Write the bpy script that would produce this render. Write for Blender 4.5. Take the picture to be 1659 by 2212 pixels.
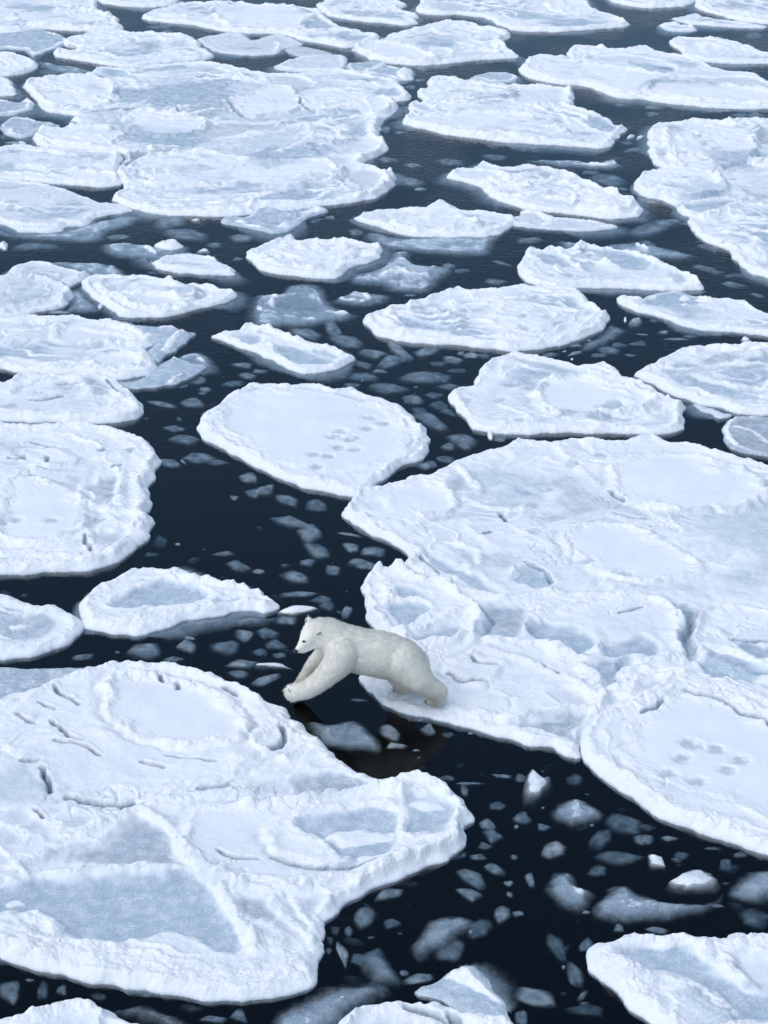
import bpy, bmesh, math, random
import numpy as np
from mathutils import Vector, Matrix, Quaternion

# ---------------------------------------------------------------- scene, camera, light
scene = bpy.context.scene
for o in list(bpy.data.objects):
    bpy.data.objects.remove(o, do_unlink=True)
COL = scene.collection

CAM_H = 15.0                       # ship's rail above the sea
PITCH = math.radians(26.0)         # looking down
VFOV = 2 * math.atan(1106 / 4734)  # short telephoto, portrait
cam_d = bpy.data.cameras.new('camera')
cam = bpy.data.objects.new('camera', cam_d)
COL.objects.link(cam)
cam.location = (0, 0, CAM_H)
cam.rotation_euler = (math.radians(90) - PITCH, 0, 0)
cam_d.sensor_fit = 'VERTICAL'
cam_d.angle = VFOV
cam_d.clip_end = 2000
scene.camera = cam
scene.render.resolution_x, scene.render.resolution_y = 768, 1024

SUN_EL, SUN_AZ = math.radians(60), math.radians(-125)   # azimuth from +Y, negative = left
world = bpy.data.worlds.new('World')
scene.world = world
world.use_nodes = True
wn, wl = world.node_tree.nodes, world.node_tree.links
sky = wn.new('ShaderNodeTexSky')
sky.sky_type = 'NISHITA'
sky.sun_disc = False
sky.sun_elevation = SUN_EL
sky.sun_rotation = SUN_AZ
sky.altitude = 0
sky.air_density = 1.0
sky.dust_density = 1.5
sky.ozone_density = 1.0
hsv = wn.new('ShaderNodeHueSaturation')
hsv.inputs['Hue'].default_value = 0.491
hsv.inputs['Saturation'].default_value = 1.10
wl.new(sky.outputs[0], hsv.inputs['Color'])
wl.new(hsv.outputs[0], wn['Background'].inputs['Color'])
wn['Background'].inputs['Strength'].default_value = 0.12

sun_d = bpy.data.lights.new('sun', 'SUN')
sun_d.energy = 1.3
sun_d.angle = math.radians(90)
sun_d.color = (0.95, 0.98, 1.0)
sun = bpy.data.objects.new('sun', sun_d)
COL.objects.link(sun)
sd = Vector((math.sin(SUN_AZ) * math.cos(SUN_EL), math.cos(SUN_AZ) * math.cos(SUN_EL), math.sin(SUN_EL)))
sun.rotation_euler = sd.to_track_quat('Z', 'Y').to_euler()
sun.location = sd * 50

vs = scene.view_settings
vs.view_transform = 'Standard'
vs.look = 'None'
vs.gamma = 1.0
vs.use_curve_mapping = False
vs.exposure = 0.32
scene.cycles.max_bounces = 8
scene.cycles.diffuse_bounces = 3
scene.cycles.transparent_max_bounces = 12
scene.cycles.use_denoising = True

# ---------------------------------------------------------------- survey helpers
# The photo was surveyed on a 1659 x 2212 grid cut into 553-unit squares (column, row), 3 steps per unit.
FOC = 4734.0
SP, CP = math.sin(PITCH), math.cos(PITCH)
def ray(u, v):
    a, b = (u - 829.5) / FOC, (1106 - v) / FOC
    return np.array([a, CP + b * SP, -SP + b * CP])
def on_level(u, v, z):
    r = ray(u, v); k = (z - CAM_H) / r[2]
    return r[0] * k, r[1] * k
def on_plane_y(u, v, y):
    r = ray(u, v); k = y / r[1]
    return Vector((r[0] * k, y, CAM_H + r[2] * k))
def t(c, r, s):
    out = []
    for p in s.split():
        x, y = p.split(',')
        out.append((553 * c + float(x) / 3, 553 * r + float(y) / 3))
    return out
def ground(pts, z=0.08):
    return np.array([on_level(u, v, z) for u, v in pts])

# ---------------------------------------------------------------- noise
_rng = np.random.RandomState(7)
_perm = _rng.permutation(512).astype(np.int32)
_perm = np.concatenate([_perm, _perm])
_ga = _rng.rand(512) * 2 * np.pi
_gx, _gy = np.cos(_ga).astype(np.float32), np.sin(_ga).astype(np.float32)
def noise(x, y, seed=0):
    x = np.asarray(x, np.float32) + np.float32(seed * 17.31 + 512); y = np.asarray(y, np.float32) + np.float32(seed * 7.77 + 512)
    xi, yi = np.floor(x), np.floor(y)
    fx, fy = x - xi, y - yi
    xi = xi.astype(np.int32) & 511; yi = yi.astype(np.int32) & 511
    def g(ix, iy, dx, dy):
        h = _perm[_perm[ix & 511] + (iy & 511)] & 511
        return _gx[h] * dx + _gy[h] * dy
    u = fx * fx * fx * (fx * (fx * 6 - 15) + 10); v = fy * fy * fy * (fy * (fy * 6 - 15) + 10)
    a = g(xi, yi, fx, fy); b = g(xi + 1, yi, fx - 1, fy)
    c = g(xi, yi + 1, fx, fy - 1); d = g(xi + 1, yi + 1, fx - 1, fy - 1)
    return ((a + (b - a) * u) * (1 - v) + (c + (d - c) * u) * v) * 1.5
def fbm(x, y, seed=0, octv=4, gain=0.5):
    s = 0; a = 1.0; f = 1.0
    for k in range(octv):
        s = s + a * noise(x * f, y * f, seed + k * 3); a *= gain; f *= 2.03
    return s
def worley(x, y, seed=0):
    """0 at cell borders, 1 at the middle of rounded lumps"""
    x = np.asarray(x, np.float32) + np.float32(seed * 3.7 + 300); y = np.asarray(y, np.float32) + np.float32(seed * 5.3 + 300)
    xi, yi = np.floor(x).astype(np.int32), np.floor(y).astype(np.int32)
    fx, fy = x - xi, y - yi
    best = np.full(x.shape, 9.0, np.float32)
    for i in (-1, 0, 1):
        for j in (-1, 0, 1):
            h = _perm[_perm[(xi + i) & 511] + ((yi + j) & 511)] & 511
            q = (fx - i - (0.5 + 0.45 * _gx[h])) ** 2 + (fy - j - (0.5 + 0.45 * _gy[h])) ** 2
            np.minimum(best, q, out=best)
    return np.clip(1 - best, 0, 1)
def smooth(a, b, x):
    k = np.clip((x - a) / (b - a), 0, 1)
    return k * k * (3 - 2 * k)

# ---------------------------------------------------------------- polygons
def catmull(P, n=3, closed=True):
    P = np.asarray(P, float); N = len(P); out = []
    for i in range(N if closed else N - 1):
        if closed:
            p0, p1, p2, p3 = P[i - 1], P[i], P[(i + 1) % N], P[(i + 2) % N]
        else:
            p0, p1, p2, p3 = P[max(i - 1, 0)], P[i], P[i + 1], P[min(i + 2, N - 1)]
        for k in range(n):
            q = k / n
            out.append(0.5 * (2 * p1 + (p2 - p0) * q + (2 * p0 - 5 * p1 + 4 * p2 - p3) * q * q + (3 * p1 - p0 - 3 * p2 + p3) * q ** 3))
    if not closed: out.append(P[-1])
    return np.array(out)
def sdist(X, Y, P, closed=True):
    """signed distance, positive inside; unsigned for an open line"""
    d2 = np.full(X.shape, 1e9, np.float32); ins = np.zeros(X.shape, bool)
    N = len(P)
    for i in range(N if closed else N - 1):
        ax, ay = P[i]; bx, by = P[(i + 1) % N]
        ex, ey = bx - ax, by - ay
        L = ex * ex + ey * ey + 1e-12
        wx, wy = X - np.float32(ax), Y - np.float32(ay)
        k = np.clip((wx * ex + wy * ey) / L, 0, 1)
        q = (wx - ex * k) ** 2 + (wy - ey * k) ** 2
        np.minimum(d2, q, out=d2)
        if closed:
            if abs(ey) > 1e-9:
                c = ((ay <= Y) != (by <= Y)) & (wx < ex * wy / ey)
                ins ^= c
    d = np.sqrt(d2)
    return np.where(ins, d, -d) if closed else d

# ---------------------------------------------------------------- materials
def new_mat(name):
    m = bpy.data.materials.new(name); m.use_nodes = True
    return m, m.node_tree.nodes, m.node_tree.links
def N_(nodes, kind, **kw):
    n = nodes.new(kind)
    for k, v in kw.items():
        if hasattr(n, k): setattr(n, k, v)
        else: n.inputs[k].default_value = v
    return n
def mix_rgb(nodes, links, fac, a, b):
    n = nodes.new('ShaderNodeMix'); n.data_type = 'RGBA'
    for sock, val in ((n.inputs[0], fac), (n.inputs[6], a), (n.inputs[7], b)):
        if isinstance(val, (int, float)): sock.default_value = val
        elif isinstance(val, tuple): sock.default_value = (*val, 1)
        else: links.new(val, sock)
    return n.outputs[2]
def math_(nodes, links, op, a, b=None, clamp=False):
    n = nodes.new('ShaderNodeMath'); n.operation = op; n.use_clamp = clamp
    for sock, val in ((n.inputs[0], a), (n.inputs[1], b)):
        if val is None: continue
        if isinstance(val, (int, float)): sock.default_value = val
        else: links.new(val, sock)
    return n.outputs[0]
def ramp(nodes, links, x, lo, hi):
    n = nodes.new('ShaderNodeMapRange'); n.interpolation_type = 'SMOOTHSTEP'
    n.inputs[1].default_value = lo; n.inputs[2].default_value = hi
    links.new(x, n.inputs[0])
    return n.outputs[0]

SNOW = (0.90, 0.915, 0.93)
def ice_material(clear=False):
    """snow, bare blue ice and grey frosted slush, mixed by what the surface is made of at each point, plus shade painted into grooves"""
    m, n, l = new_mat('submerged_ice' if clear else 'snow_and_ice')
    b = n['Principled BSDF']
    geo = n.new('ShaderNodeNewGeometry')
    def nz(scale, det=3, rough=0.55):
        k = N_(n, 'ShaderNodeTexNoise', Scale=scale, Detail=det, Roughness=rough)
        l.new(geo.outputs['Position'], k.inputs['Vector'])
        return k.outputs['Fac']
    big, mid, fine, grain = nz(0.9), nz(6.0, 4), nz(38.0, 4, 0.65), nz(110.0, 2)
    def attr(a):
        k = n.new('ShaderNodeAttribute'); k.attribute_name = a
        return k.outputs['Fac']
    ice, slush = attr('ice'), attr('slush')
    snow = mix_rgb(n, l, ramp(n, l, big, 0.35, 0.7), SNOW, (0.86, 0.885, 0.92))
    # frost specks lie on bare ice
    snow = mix_rgb(n, l, attr('crumb'), snow, (0.955, 0.965, 0.975))
    frost = ramp(n, l, math_(n, l, 'ADD', math_(n, l, 'MULTIPLY', fine, 0.7), math_(n, l, 'MULTIPLY', mid, 0.45)), 0.50, 0.72)
    icec = mix_rgb(n, l, mid, (0.355, 0.45, 0.535), (0.475, 0.565, 0.635))
    icec = mix_rgb(n, l, math_(n, l, 'MULTIPLY', frost, 0.45), icec, SNOW)
    slc = mix_rgb(n, l, mid, (0.35, 0.415, 0.49), (0.47, 0.535, 0.605))
    slc = mix_rgb(n, l, math_(n, l, 'MULTIPLY', frost, 0.6), slc, SNOW)
    crack_shade = ramp(n, l, slush, 1.1, 1.7)
    slc = mix_rgb(n, l, crack_shade, slc, (0.10, 0.135, 0.18))  # dark wet ice in cracks, doubling as painted shade under the slab lips
    e = math_(n, l, 'MULTIPLY', math_(n, l, 'SUBTRACT', fine, 0.5), 0.55)
    fi = ramp(n, l, math_(n, l, 'ADD', ice, e), 0.18, 0.82)
    fs = ramp(n, l, math_(n, l, 'ADD', slush, e), 0.18, 0.82)
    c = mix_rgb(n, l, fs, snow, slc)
    c = mix_rgb(n, l, fi, c, icec)
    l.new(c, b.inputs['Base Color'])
    bare = math_(n, l, 'MAXIMUM', fi, fs)
    rg = n.new('ShaderNodeMapRange'); l.new(fi, rg.inputs[0])
    rg.inputs[3].default_value = 0.85; rg.inputs[4].default_value = 0.42
    l.new(rg.outputs[0], b.inputs['Roughness'])
    b.inputs['Specular IOR Level'].default_value = 0.25
    hsum = math_(n, l, 'ADD', math_(n, l, 'MULTIPLY', fine, 1.0), math_(n, l, 'MULTIPLY', grain, 0.35))
    cr = attr('crumb')
    vo = N_(n, 'ShaderNodeTexVoronoi', Scale=17.0); vo.inputs['Randomness'].default_value = 1.0
    wp = N_(n, 'ShaderNodeTexNoise', Scale=14.0, Detail=2.0); l.new(geo.outputs['Position'], wp.inputs['Vector'])
    va_ = n.new('ShaderNodeVectorMath'); va_.operation = 'MULTIPLY_ADD'
    l.new(wp.outputs['Color'], va_.inputs[0]); va_.inputs[1].default_value = (0.07, 0.07, 0.07); l.new(geo.outputs['Position'], va_.inputs[2])
    l.new(va_.outputs[0], vo.inputs['Vector'])
    mid2 = nz(24.0, 5, 0.7)
    rubble = math_(n, l, 'ADD', math_(n, l, 'MULTIPLY', math_(n, l, 'SUBTRACT', 0.6, vo.outputs['Distance']), 0.9), math_(n, l, 'MULTIPLY', mid2, 1.3))
    b0 = n.new('ShaderNodeBump'); b0.inputs['Distance'].default_value = 0.045
    l.new(math_(n, l, 'MULTIPLY', cr, 0.42), b0.inputs['Strength']); l.new(rubble, b0.inputs['Height'])
    bm = n.new('ShaderNodeBump'); bm.inputs['Distance'].default_value = 0.03
    l.new(b0.outputs[0], bm.inputs['Normal'])
    st = math_(n, l, 'SUBTRACT', 0.50, math_(n, l, 'MULTIPLY', fi, 0.28))
    l.new(st, bm.inputs['Strength']); l.new(hsum, bm.inputs['Height'])
    l.new(bm.outputs[0], b.inputs['Normal'])
    if clear: see_through(n, l, b)
    return m
def see_through(n, l, b):
    """ice is clear where it is thin"""
    at = n.new('ShaderNodeAttribute'); at.attribute_name = 'thick'
    tr = n.new('ShaderNodeBsdfTransparent'); mx = n.new('ShaderNodeMixShader')
    out = [k for k in n if k.type == 'OUTPUT_MATERIAL'][0]
    l.new(at.outputs['Fac'], mx.inputs[0]); l.new(tr.outputs[0], mx.inputs[1]); l.new(b.outputs[0], mx.inputs[2])
    l.new(mx.outputs[0], out.inputs['Surface'])
M_ICE = ice_material()
M_SUB = ice_material(True)

def chunk_material():
    m, n, l = new_mat('wet_ice')
    b = n['Principled BSDF']
    geo = n.new('ShaderNodeNewGeometry')
    k = N_(n, 'ShaderNodeTexNoise', Scale=5.0, Detail=5.0, Roughness=0.6); l.new(geo.outputs['Position'], k.inputs['Vector'])
    at = n.new('ShaderNodeAttribute'); at.attribute_name = 'snow'
    c = mix_rgb(n, l, ramp(n, l, k.outputs['Fac'], 0.36, 0.66), (0.34, 0.43, 0.51), (0.76, 0.83, 0.87))
    c = mix_rgb(n, l, at.outputs['Fac'], c, SNOW)
    l.new(c, b.inputs['Base Color'])
    b.inputs['Roughness'].default_value = 0.45
    k2 = N_(n, 'ShaderNodeTexNoise', Scale=22.0, Detail=4.0); l.new(geo.outputs['Position'], k2.inputs['Vector'])
    bm = n.new('ShaderNodeBump'); bm.inputs['Distance'].default_value = 0.03; bm.inputs['Strength'].default_value = 0.5
    l.new(k2.outputs['Fac'], bm.inputs['Height']); l.new(bm.outputs[0], b.inputs['Normal'])
    see_through(n, l, b)
    return m
M_CHUNK = chunk_material()

def water_material():
    m, n, l = new_mat('sea_water')
    for k in list(n):
        if k.type != 'OUTPUT_MATERIAL': n.remove(k)
    out = [k for k in n if k.type == 'OUTPUT_MATERIAL'][0]
    geo = n.new('ShaderNodeNewGeometry')
    mp = n.new('ShaderNodeMapping'); mp.inputs['Scale'].default_value = (1.0, 1.5, 1.0)
    l.new(geo.outputs['Position'], mp.inputs['Vector'])
    a = N_(n, 'ShaderNodeTexNoise', Scale=5.5, Detail=4.0, Roughness=0.6); l.new(mp.outputs[0], a.inputs['Vector'])
    p = N_(n, 'ShaderNodeTexNoise', Scale=0.35, Detail=2.0); l.new(geo.outputs['Position'], p.inputs['Vector'])
    bm = n.new('ShaderNodeBump'); bm.inputs['Distance'].default_value = 0.015
    sx = n.new('ShaderNodeSeparateXYZ'); l.new(geo.outputs['Position'], sx.inputs[0])     # breeze reaches the outer leads only
    wind = math_(n, l, 'ADD', 0.25, math_(n, l, 'MULTIPLY', ramp(n, l, sx.outputs[1], 28.0, 48.0), 0.75))
    l.new(math_(n, l, 'MULTIPLY', ramp(n, l, p.outputs['Fac'], 0.3, 0.6), wind), bm.inputs['Strength'])
    l.new(a.outputs['Fac'], bm.inputs['Height'])
    fr = n.new('ShaderNodeFresnel'); fr.inputs['IOR'].default_value = 1.32
    l.new(bm.outputs[0], fr.inputs['Normal'])
    tr = n.new('ShaderNodeBsdfTransparent'); tr.inputs[0].default_value = (0.93, 0.96, 0.98, 1)
    gl = n.new('ShaderNodeBsdfGlossy'); gl.inputs['Roughness'].default_value = 0.05; gl.inputs['Color'].default_value = (0.90, 0.94, 1.0, 1)
    l.new(bm.outputs[0], gl.inputs['Normal'])
    mx = n.new('ShaderNodeMixShader')
    l.new(fr.outputs[0], mx.inputs[0]); l.new(tr.outputs[0], mx.inputs[1]); l.new(gl.outputs[0], mx.inputs[2])
    l.new(mx.outputs[0], out.inputs['Surface'])
    va = n.new('ShaderNodeVolumeAbsorption')
    va.inputs['Color'].default_value = (0.24, 0.38, 0.46, 1); va.inputs['Density'].default_value = 2.9
    l.new(va.outputs[0], out.inputs['Volume'])
    return m
def plain_mat(name, col, rough=0.8, var=0.0, scale=10):
    m, n, l = new_mat(name)
    b = n['Principled BSDF']; b.inputs['Roughness'].default_value = rough
    if var:
        geo = n.new('ShaderNodeNewGeometry')
        k = N_(n, 'ShaderNodeTexNoise', Scale=scale, Detail=4.0); l.new(geo.outputs['Position'], k.inputs['Vector'])
        l.new(mix_rgb(n, l, k.outputs['Fac'], tuple(c * (1 - var) for c in col), tuple(min(1, c * (1 + var)) for c in col)), b.inputs['Base Color'])
    else:
        b.inputs['Base Color'].default_value = (*col, 1)
    return m

# ---------------------------------------------------------------- object helpers
def link(o, parent=None):
    COL.objects.link(o)
    if parent is not None: o.parent = parent
    return o
def tag(o, label=None, cat=None, group=None, kind=None):
    if label: o['label'] = label
    if cat: o['category'] = cat
    if group: o['group'] = group
    if kind: o['kind'] = kind
    return o
def empty(name, loc):
    o = bpy.data.objects.new(name, None); o.location = loc; o.empty_display_size = 0.3
    return link(o)
def mesh_np(name, V, F, mat, attrs=None, normals=None):
    me = bpy.data.meshes.new(name)
    V = np.asarray(V, np.float32); F = np.asarray(F, np.int32)
    me.vertices.add(len(V)); me.vertices.foreach_set('co', V.ravel())
    k = F.shape[1]
    me.loops.add(F.size); me.loops.foreach_set('vertex_index', F.ravel())
    me.polygons.add(len(F)); me.polygons.foreach_set('loop_start', np.arange(0, F.size, k, dtype=np.int32))
    me.update(calc_edges=True)
    me.polygons.foreach_set('use_smooth', np.ones(len(F), bool))
    for a, val in (attrs or {}).items():
        at = me.attributes.new(a, 'FLOAT', 'POINT'); at.data.foreach_set('value', np.asarray(val, np.float32))
    if normals is not None:
        me.normals_split_custom_set_from_vertices(np.asarray(normals, np.float32).tolist())
    me.materials.append(mat)
    return me

# ---------------------------------------------------------------- the sea
def build_water():
    S0, D = 900, 5.0
    c = [(-S0, -S0), (S0, -S0), (S0, S0), (-S0, S0)]
    V = [(x, y, 0) for x, y in c] + [(x, y, -D) for x, y in c]
    F = [(0, 1, 2, 3), (7, 6, 5, 4), (0, 4, 5, 1), (1, 5, 6, 2), (2, 6, 7, 3), (3, 7, 4, 0)]
    me = bpy.data.meshes.new('water'); me.from_pydata(V, [], F); me.update()
    me.materials.append(water_material())
    o = link(bpy.data.objects.new('water', me)); o['kind'] = 'structure'
    me = bpy.data.meshes.new('sea_depths')
    me.from_pydata([(x * 0.99, y * 0.99, -D + 0.5) for x, y in c], [], [(0, 1, 2, 3)]); me.update()
    me.materials.append(plain_mat('deep_water', (0.006, 0.010, 0.016), 1.0, 0.3, 0.05))
    o = link(bpy.data.objects.new('sea_depths', me)); o['kind'] = 'structure'
build_water()

# ---------------------------------------------------------------- ice floes
TRI = [0]
OUTLINES = []
def round_off(pts):
    """where a floe runs on past the picture, close it with a rounded end"""
    out = []
    def side(p):
        return 'l' if p[0] < -15 else 'r' if p[0] > 1674 else 't' if p[1] < -9 else 'b' if p[1] > 2225 else ''
    n = len(pts)
    for i, p in enumerate(pts):
        out.append(p); q = pts[(i + 1) % n]; a, b = side(p), side(q)
        if a and a == b:
            ch = math.hypot(q[0] - p[0], q[1] - p[1])
            if ch < 25: continue
            k = 0.34 * ch * {'l': 1.3, 'r': 1.3, 't': 0.16, 'b': 0.4}[a]
            dx, dy = {'l': (-k, 0), 'r': (k, 0), 't': (0, -k), 'b': (0, k)}[a]
            for f, w in ((0.2, 0.72), (0.5, 1.0), (0.8, 0.70)):
                out.append((p[0] + (q[0] - p[0]) * f + dx * w, p[1] + (q[1] - p[1]) * f + dy * w))
    return out
def pieces(R):
    """label connected areas of equal value (runs joined row by row)"""
    h_, w_ = R.shape; par = []
    def find(a):
        while par[a] != a: par[a] = par[par[a]]; a = par[a]
        return a
    lab = np.full(R.shape, -1, np.int32); prev = []
    for y in range(h_):
        row = R[y]; ch = np.flatnonzero(np.diff(row)) + 1
        st = np.concatenate([[0], ch]); en = np.concatenate([ch, [w_]])
        cur = []; j = 0
        for a, b in zip(st.tolist(), en.tolist()):
            v = int(row[a])
            if v < 0: continue
            k = len(par); par.append(k); cur.append((a, b, v, k)); lab[y, a:b] = k
            while j < len(prev) and prev[j][1] <= a: j += 1
            m = j
            while m < len(prev) and prev[m][0] < b:
                if prev[m][2] == v:
                    p, q = find(prev[m][3]), find(k)
                    if p != q: par[max(p, q)] = min(p, q)
                m += 1
        prev = cur
    if not par: return lab
    rt = np.array([find(i) for i in range(len(par))]); u, inv = np.unique(rt, return_inverse=True)
    out = lab.copy(); ok = lab >= 0; out[ok] = inv[lab[ok]]
    return out
def floe(label, outline, h=0.12, rim=0.07, rimw=0.22, rub=0.05, ring=0.5, rag=0.05, ice=0.0, slush=0.0, tex=0.012,
         plates=(), pools=(), slushes=(), ridges=(), grooves=(), paws=(), mounds=(), tilt=(0, 0), foot=0.3, bare=0.8, crev=0.03, seed=0, name='ice_floe', cat='ice floe',
         group='pancake ice floes', dens=0.00052, skirt=0.07, soft=0.15, fade=0.28):
    """one floe: a height field over its traced outline, split into the parts one can see"""
    sub = h <= 0.015
    h = 0.28 * h if sub else 0.022 + 0.38 * h
    rim *= 0.66; rub *= 0.50
    P = catmull(outline if isinstance(outline, np.ndarray) else ground(round_off(outline)), 3)
    OUTLINES.append(P)
    x0, y0 = P.min(0) - 0.2 - foot; x1, y1 = P.max(0) + 0.2 + foot
    cx, cy = (x0 + x1) / 2, (y0 + y1) / 2
    ymid = np.clip(cy, 18, 80); dist = math.hypot(ymid, CAM_H)
    c = dens * dist
    nx, ny = int((x1 - x0) / c) + 2, int((y1 - y0) / (c * 1.15)) + 2
    gx, gy = np.meshgrid(np.linspace(x0, x1, nx, dtype=np.float32), np.linspace(y0, y1, ny, dtype=np.float32))
    sh = gx.shape
    # keep what the picture can show plus half a metre or more
    fx, fy = gx.ravel(), gy.ravel()
    s = seed
    jx = fx + 0.12 * rag * noise(fx * 14, fy * 14, s + 50); jy = fy + 0.12 * rag * noise(fx * 14, fy * 14, s + 51)
    wx = jx + rag * noise(fx * 3.1, fy * 3.1, s) + 0.25 * rag * noise(fx * 8, fy * 8, s + 1)
    wy = jy + rag * noise(fx * 3.1, fy * 3.1, s + 2) + 0.25 * rag * noise(fx * 8, fy * 8, s + 3)
    d = sdist(wx, wy, P)
    keep = (d > -skirt).reshape(sh)
    inside = smooth(0.0, 0.25, d)
    big = fbm(fx * 0.7, fy * 0.7, s + 5, 3)
    crumb = fbm(fx * 9, fy * 9, s + 8, 4, 0.6)
    cqx, cqy = fx + 0.03 * noise(fx * 9, fy * 9, s + 9), fy + 0.03 * noise(fx * 9, fy * 9, s + 11)
    crumb2 = 0.50 * worley(cqx * 6, cqy * 6, s) + 0.30 * worley(cqx * 13, cqy * 13, s + 1) - 0.25 + 0.35 * noise(fx * 3.3, fy * 3.3, s + 10)
    lumps = 0.45 + 0.55 * smooth(-0.35, 0.5, noise(fx * 2.3, fy * 2.3, s + 12))
    # level of the crust
    z = np.full(fx.shape, h, np.float32) + 0.03 * big * inside
    # drifts and crushed ridges that follow the rim, patchy
    wob = d + 0.22 * noise(fx * 0.9, fy * 0.9, s + 15) + 0.10 * noise(fx * 2.7, fy * 2.7, s + 16)
    rg = np.clip(1 - np.abs(noise(wob * 2.6, 0.35 * (fx + fy * 0.3), s + 17)) * 3.4, 0, 1) + 0.35 * np.clip(1 - np.abs(noise(wob * 5.5 + 0.3 * crumb, 0.6 * (fx - fy * 0.4), s + 14)) * 3.4, 0, 1)
    ux, uy = fx + 0.35 * noise(fx * 0.8, fy * 0.8, s + 18), fy + 0.35 * noise(fx * 0.8, fy * 0.8, s + 21)
    rg2 = np.clip(1 - np.abs(noise(ux * 1.0, uy * 1.25, s + 19)) * 4.2, 0, 1) + 0.6 * np.clip(1 - np.abs(noise(ux * 2.1, uy * 2.6, s + 13)) * 4.0, 0, 1)
    patch = smooth(-0.25, 0.35, noise(fx * 0.55, fy * 0.75, s + 20))
    patch *= 1 - smooth(0.8, 1.5, d)
    patch2 = smooth(-0.2, 0.4, noise(fx * 0.5, fy * 0.6, s + 22))
    crest = np.clip(np.maximum(rg ** 1.5 * patch, rg2 ** 1.5 * patch2 * (1 - 0.5 * ring)), 0, 1.3)
    rough = 0.8 * rub * crest * (0.75 + 1.3 * crumb2)
    fine = tex * fbm(fx * 3.2, fy * 3.2, s + 25, 4, 0.55)
    cv = noise(wob * 2.1 + 0.15 * crumb, 0.8 * fx - 0.4 * fy, s + 71)
    cv = smooth(0.90, 1.0, 1 - np.abs(cv) * 1.1) * smooth(0.12, 0.42, noise(fx * 0.9, fy * 1.1, s + 72)) * smooth(0.1, 0.3, d)
    im = np.full(fx.shape, ice, np.float32); sm = np.full(fx.shape, slush, np.float32)
    rid = np.zeros(fx.shape, np.int32); names = ['snow_crust']
    damp = np.ones(fx.shape, np.float32)
    add = np.zeros(fx.shape, np.float32); cr = np.clip(crest, 0, 1) * 0.8; inpl = np.zeros(fx.shape, np.float32); seam = np.zeros(fx.shape, np.float32)
    qx = fx + 0.09 * noise(fx * 1.9, fy * 1.9, s + 30) + 0.05 * noise(fx * 6, fy * 6, s + 31)
    qy = fy + 0.09 * noise(fx * 1.9, fy * 1.9, s + 32) + 0.05 * noise(fx * 6, fy * 6, s + 33)
    hx = fx + 0.035 * noise(fx * 2.5, fy * 2.5, s + 35) + 0.02 * noise(fx * 8, fy * 8, s + 36)
    hy = fy + 0.035 * noise(fx * 2.5, fy * 2.5, s + 37) + 0.02 * noise(fx * 8, fy * 8, s + 38)
    def near(Q, m=0.6):
        a, b = Q.min(0) - m, Q.max(0) + m
        return np.nonzero((fx > a[0]) & (fx < b[0]) & (fy > a[1]) & (fy < b[1]))[0]
    for pl in plates:
        pts, lift, prim, sm_in = pl[:4]; prim *= 0.9; lift *= 0.6
        Q = catmull(ground(pts), 2); I = near(Q)
        if not len(I): continue
        sd_ = sdist(qx[I], qy[I], Q)
        w = 0.095
        e = lift * smooth(-0.06, 0.05, sd_) + prim * np.exp(-((sd_ - 0.03) / w) ** 2) * lumps[I] * (0.7 + 1.3 * crumb2[I])
        cr[I] = np.maximum(cr[I] * (1 - sm_in * smooth(0.05, 0.3, sd_)), np.clip(prim / 0.03, 0, 1) * np.exp(-((sd_ - 0.03) / 0.14) ** 2))
        e -= 0.45 * prim * np.exp(-((sd_ + 0.12) / 0.07) ** 2)
        add[I] += e; inpl[I] = np.maximum(inpl[I], smooth(-0.02, 0.08, sd_))
        seam[I] = np.maximum(seam[I], np.exp(-((sd_ + 0.11) / 0.075) ** 2) * (0.55 + 0.45 * noise(fx[I] * 1.3, fy[I] * 1.3, s + 80)))
        damp[I] *= 1 - sm_in * smooth(0.05, 0.3, sd_)
        rid[I] = np.where(sd_ > -0.02, len(names), rid[I]); names.append('rafted_pancake')
    def low(lst, mask, nm, depth):
        for p in lst:
            pts = p[0] if isinstance(p, tuple) and not isinstance(p[0], (int, float)) else p
            amt = p[1] if isinstance(p, tuple) and len(p) == 2 and isinstance(p[1], (int, float)) else 1.0
            Q = catmull(ground(pts), 2); I = near(Q)
            if not len(I): continue
            sd_ = sdist(qx[I], qy[I], Q)
            k = smooth(-0.12, 0.16, sd_)
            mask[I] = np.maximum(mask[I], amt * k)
            damp[I] *= 1 - 0.85 * smooth(-0.05, 0.1, sd_)
            add[I] -= np.minimum(depth, h * 0.55) * smooth(-0.06, 0.10, sd_)
            add[I] += 0.018 * np.exp(-((sd_ + 0.06) / 0.07) ** 2) * (0.4 + crumb2[I])
            cr[I] *= 1 - smooth(-0.03, 0.06, sd_)
            rid[I] = np.where(sd_ > 0, len(names), rid[I]); names.append(nm)
    low(slushes, sm, 'slush_patch', 0.03)
    low(pools, im, 'frozen_pool', 0.05)
    for rd in ridges:
        pts, hh, ww = rd; hh *= 0.68; ww *= 0.75
        Q = catmull(ground(pts), 3, False); I = near(Q, 0.7)
        if not len(I): continue
        dd = sdist(hx[I], hy[I], Q, False)
        k = np.exp(-(dd / ww) ** 2)
        add[I] += hh * k * (0.35 + 0.65 * lumps[I]) * (0.45 + 1.7 * np.clip(crumb2[I], -0.1, 1))
        cr[I] = np.maximum(cr[I], np.clip(1.5 * k, 0, 1)); im[I] *= 1 - np.clip(1.7 * k - 0.25, 0, 1); sm[I] *= 1 - np.clip(1.7 * k - 0.25, 0, 1)
        rid[I] = np.where(dd < ww * 0.8, len(names), rid[I]); names.append('snow_ridge')
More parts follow.
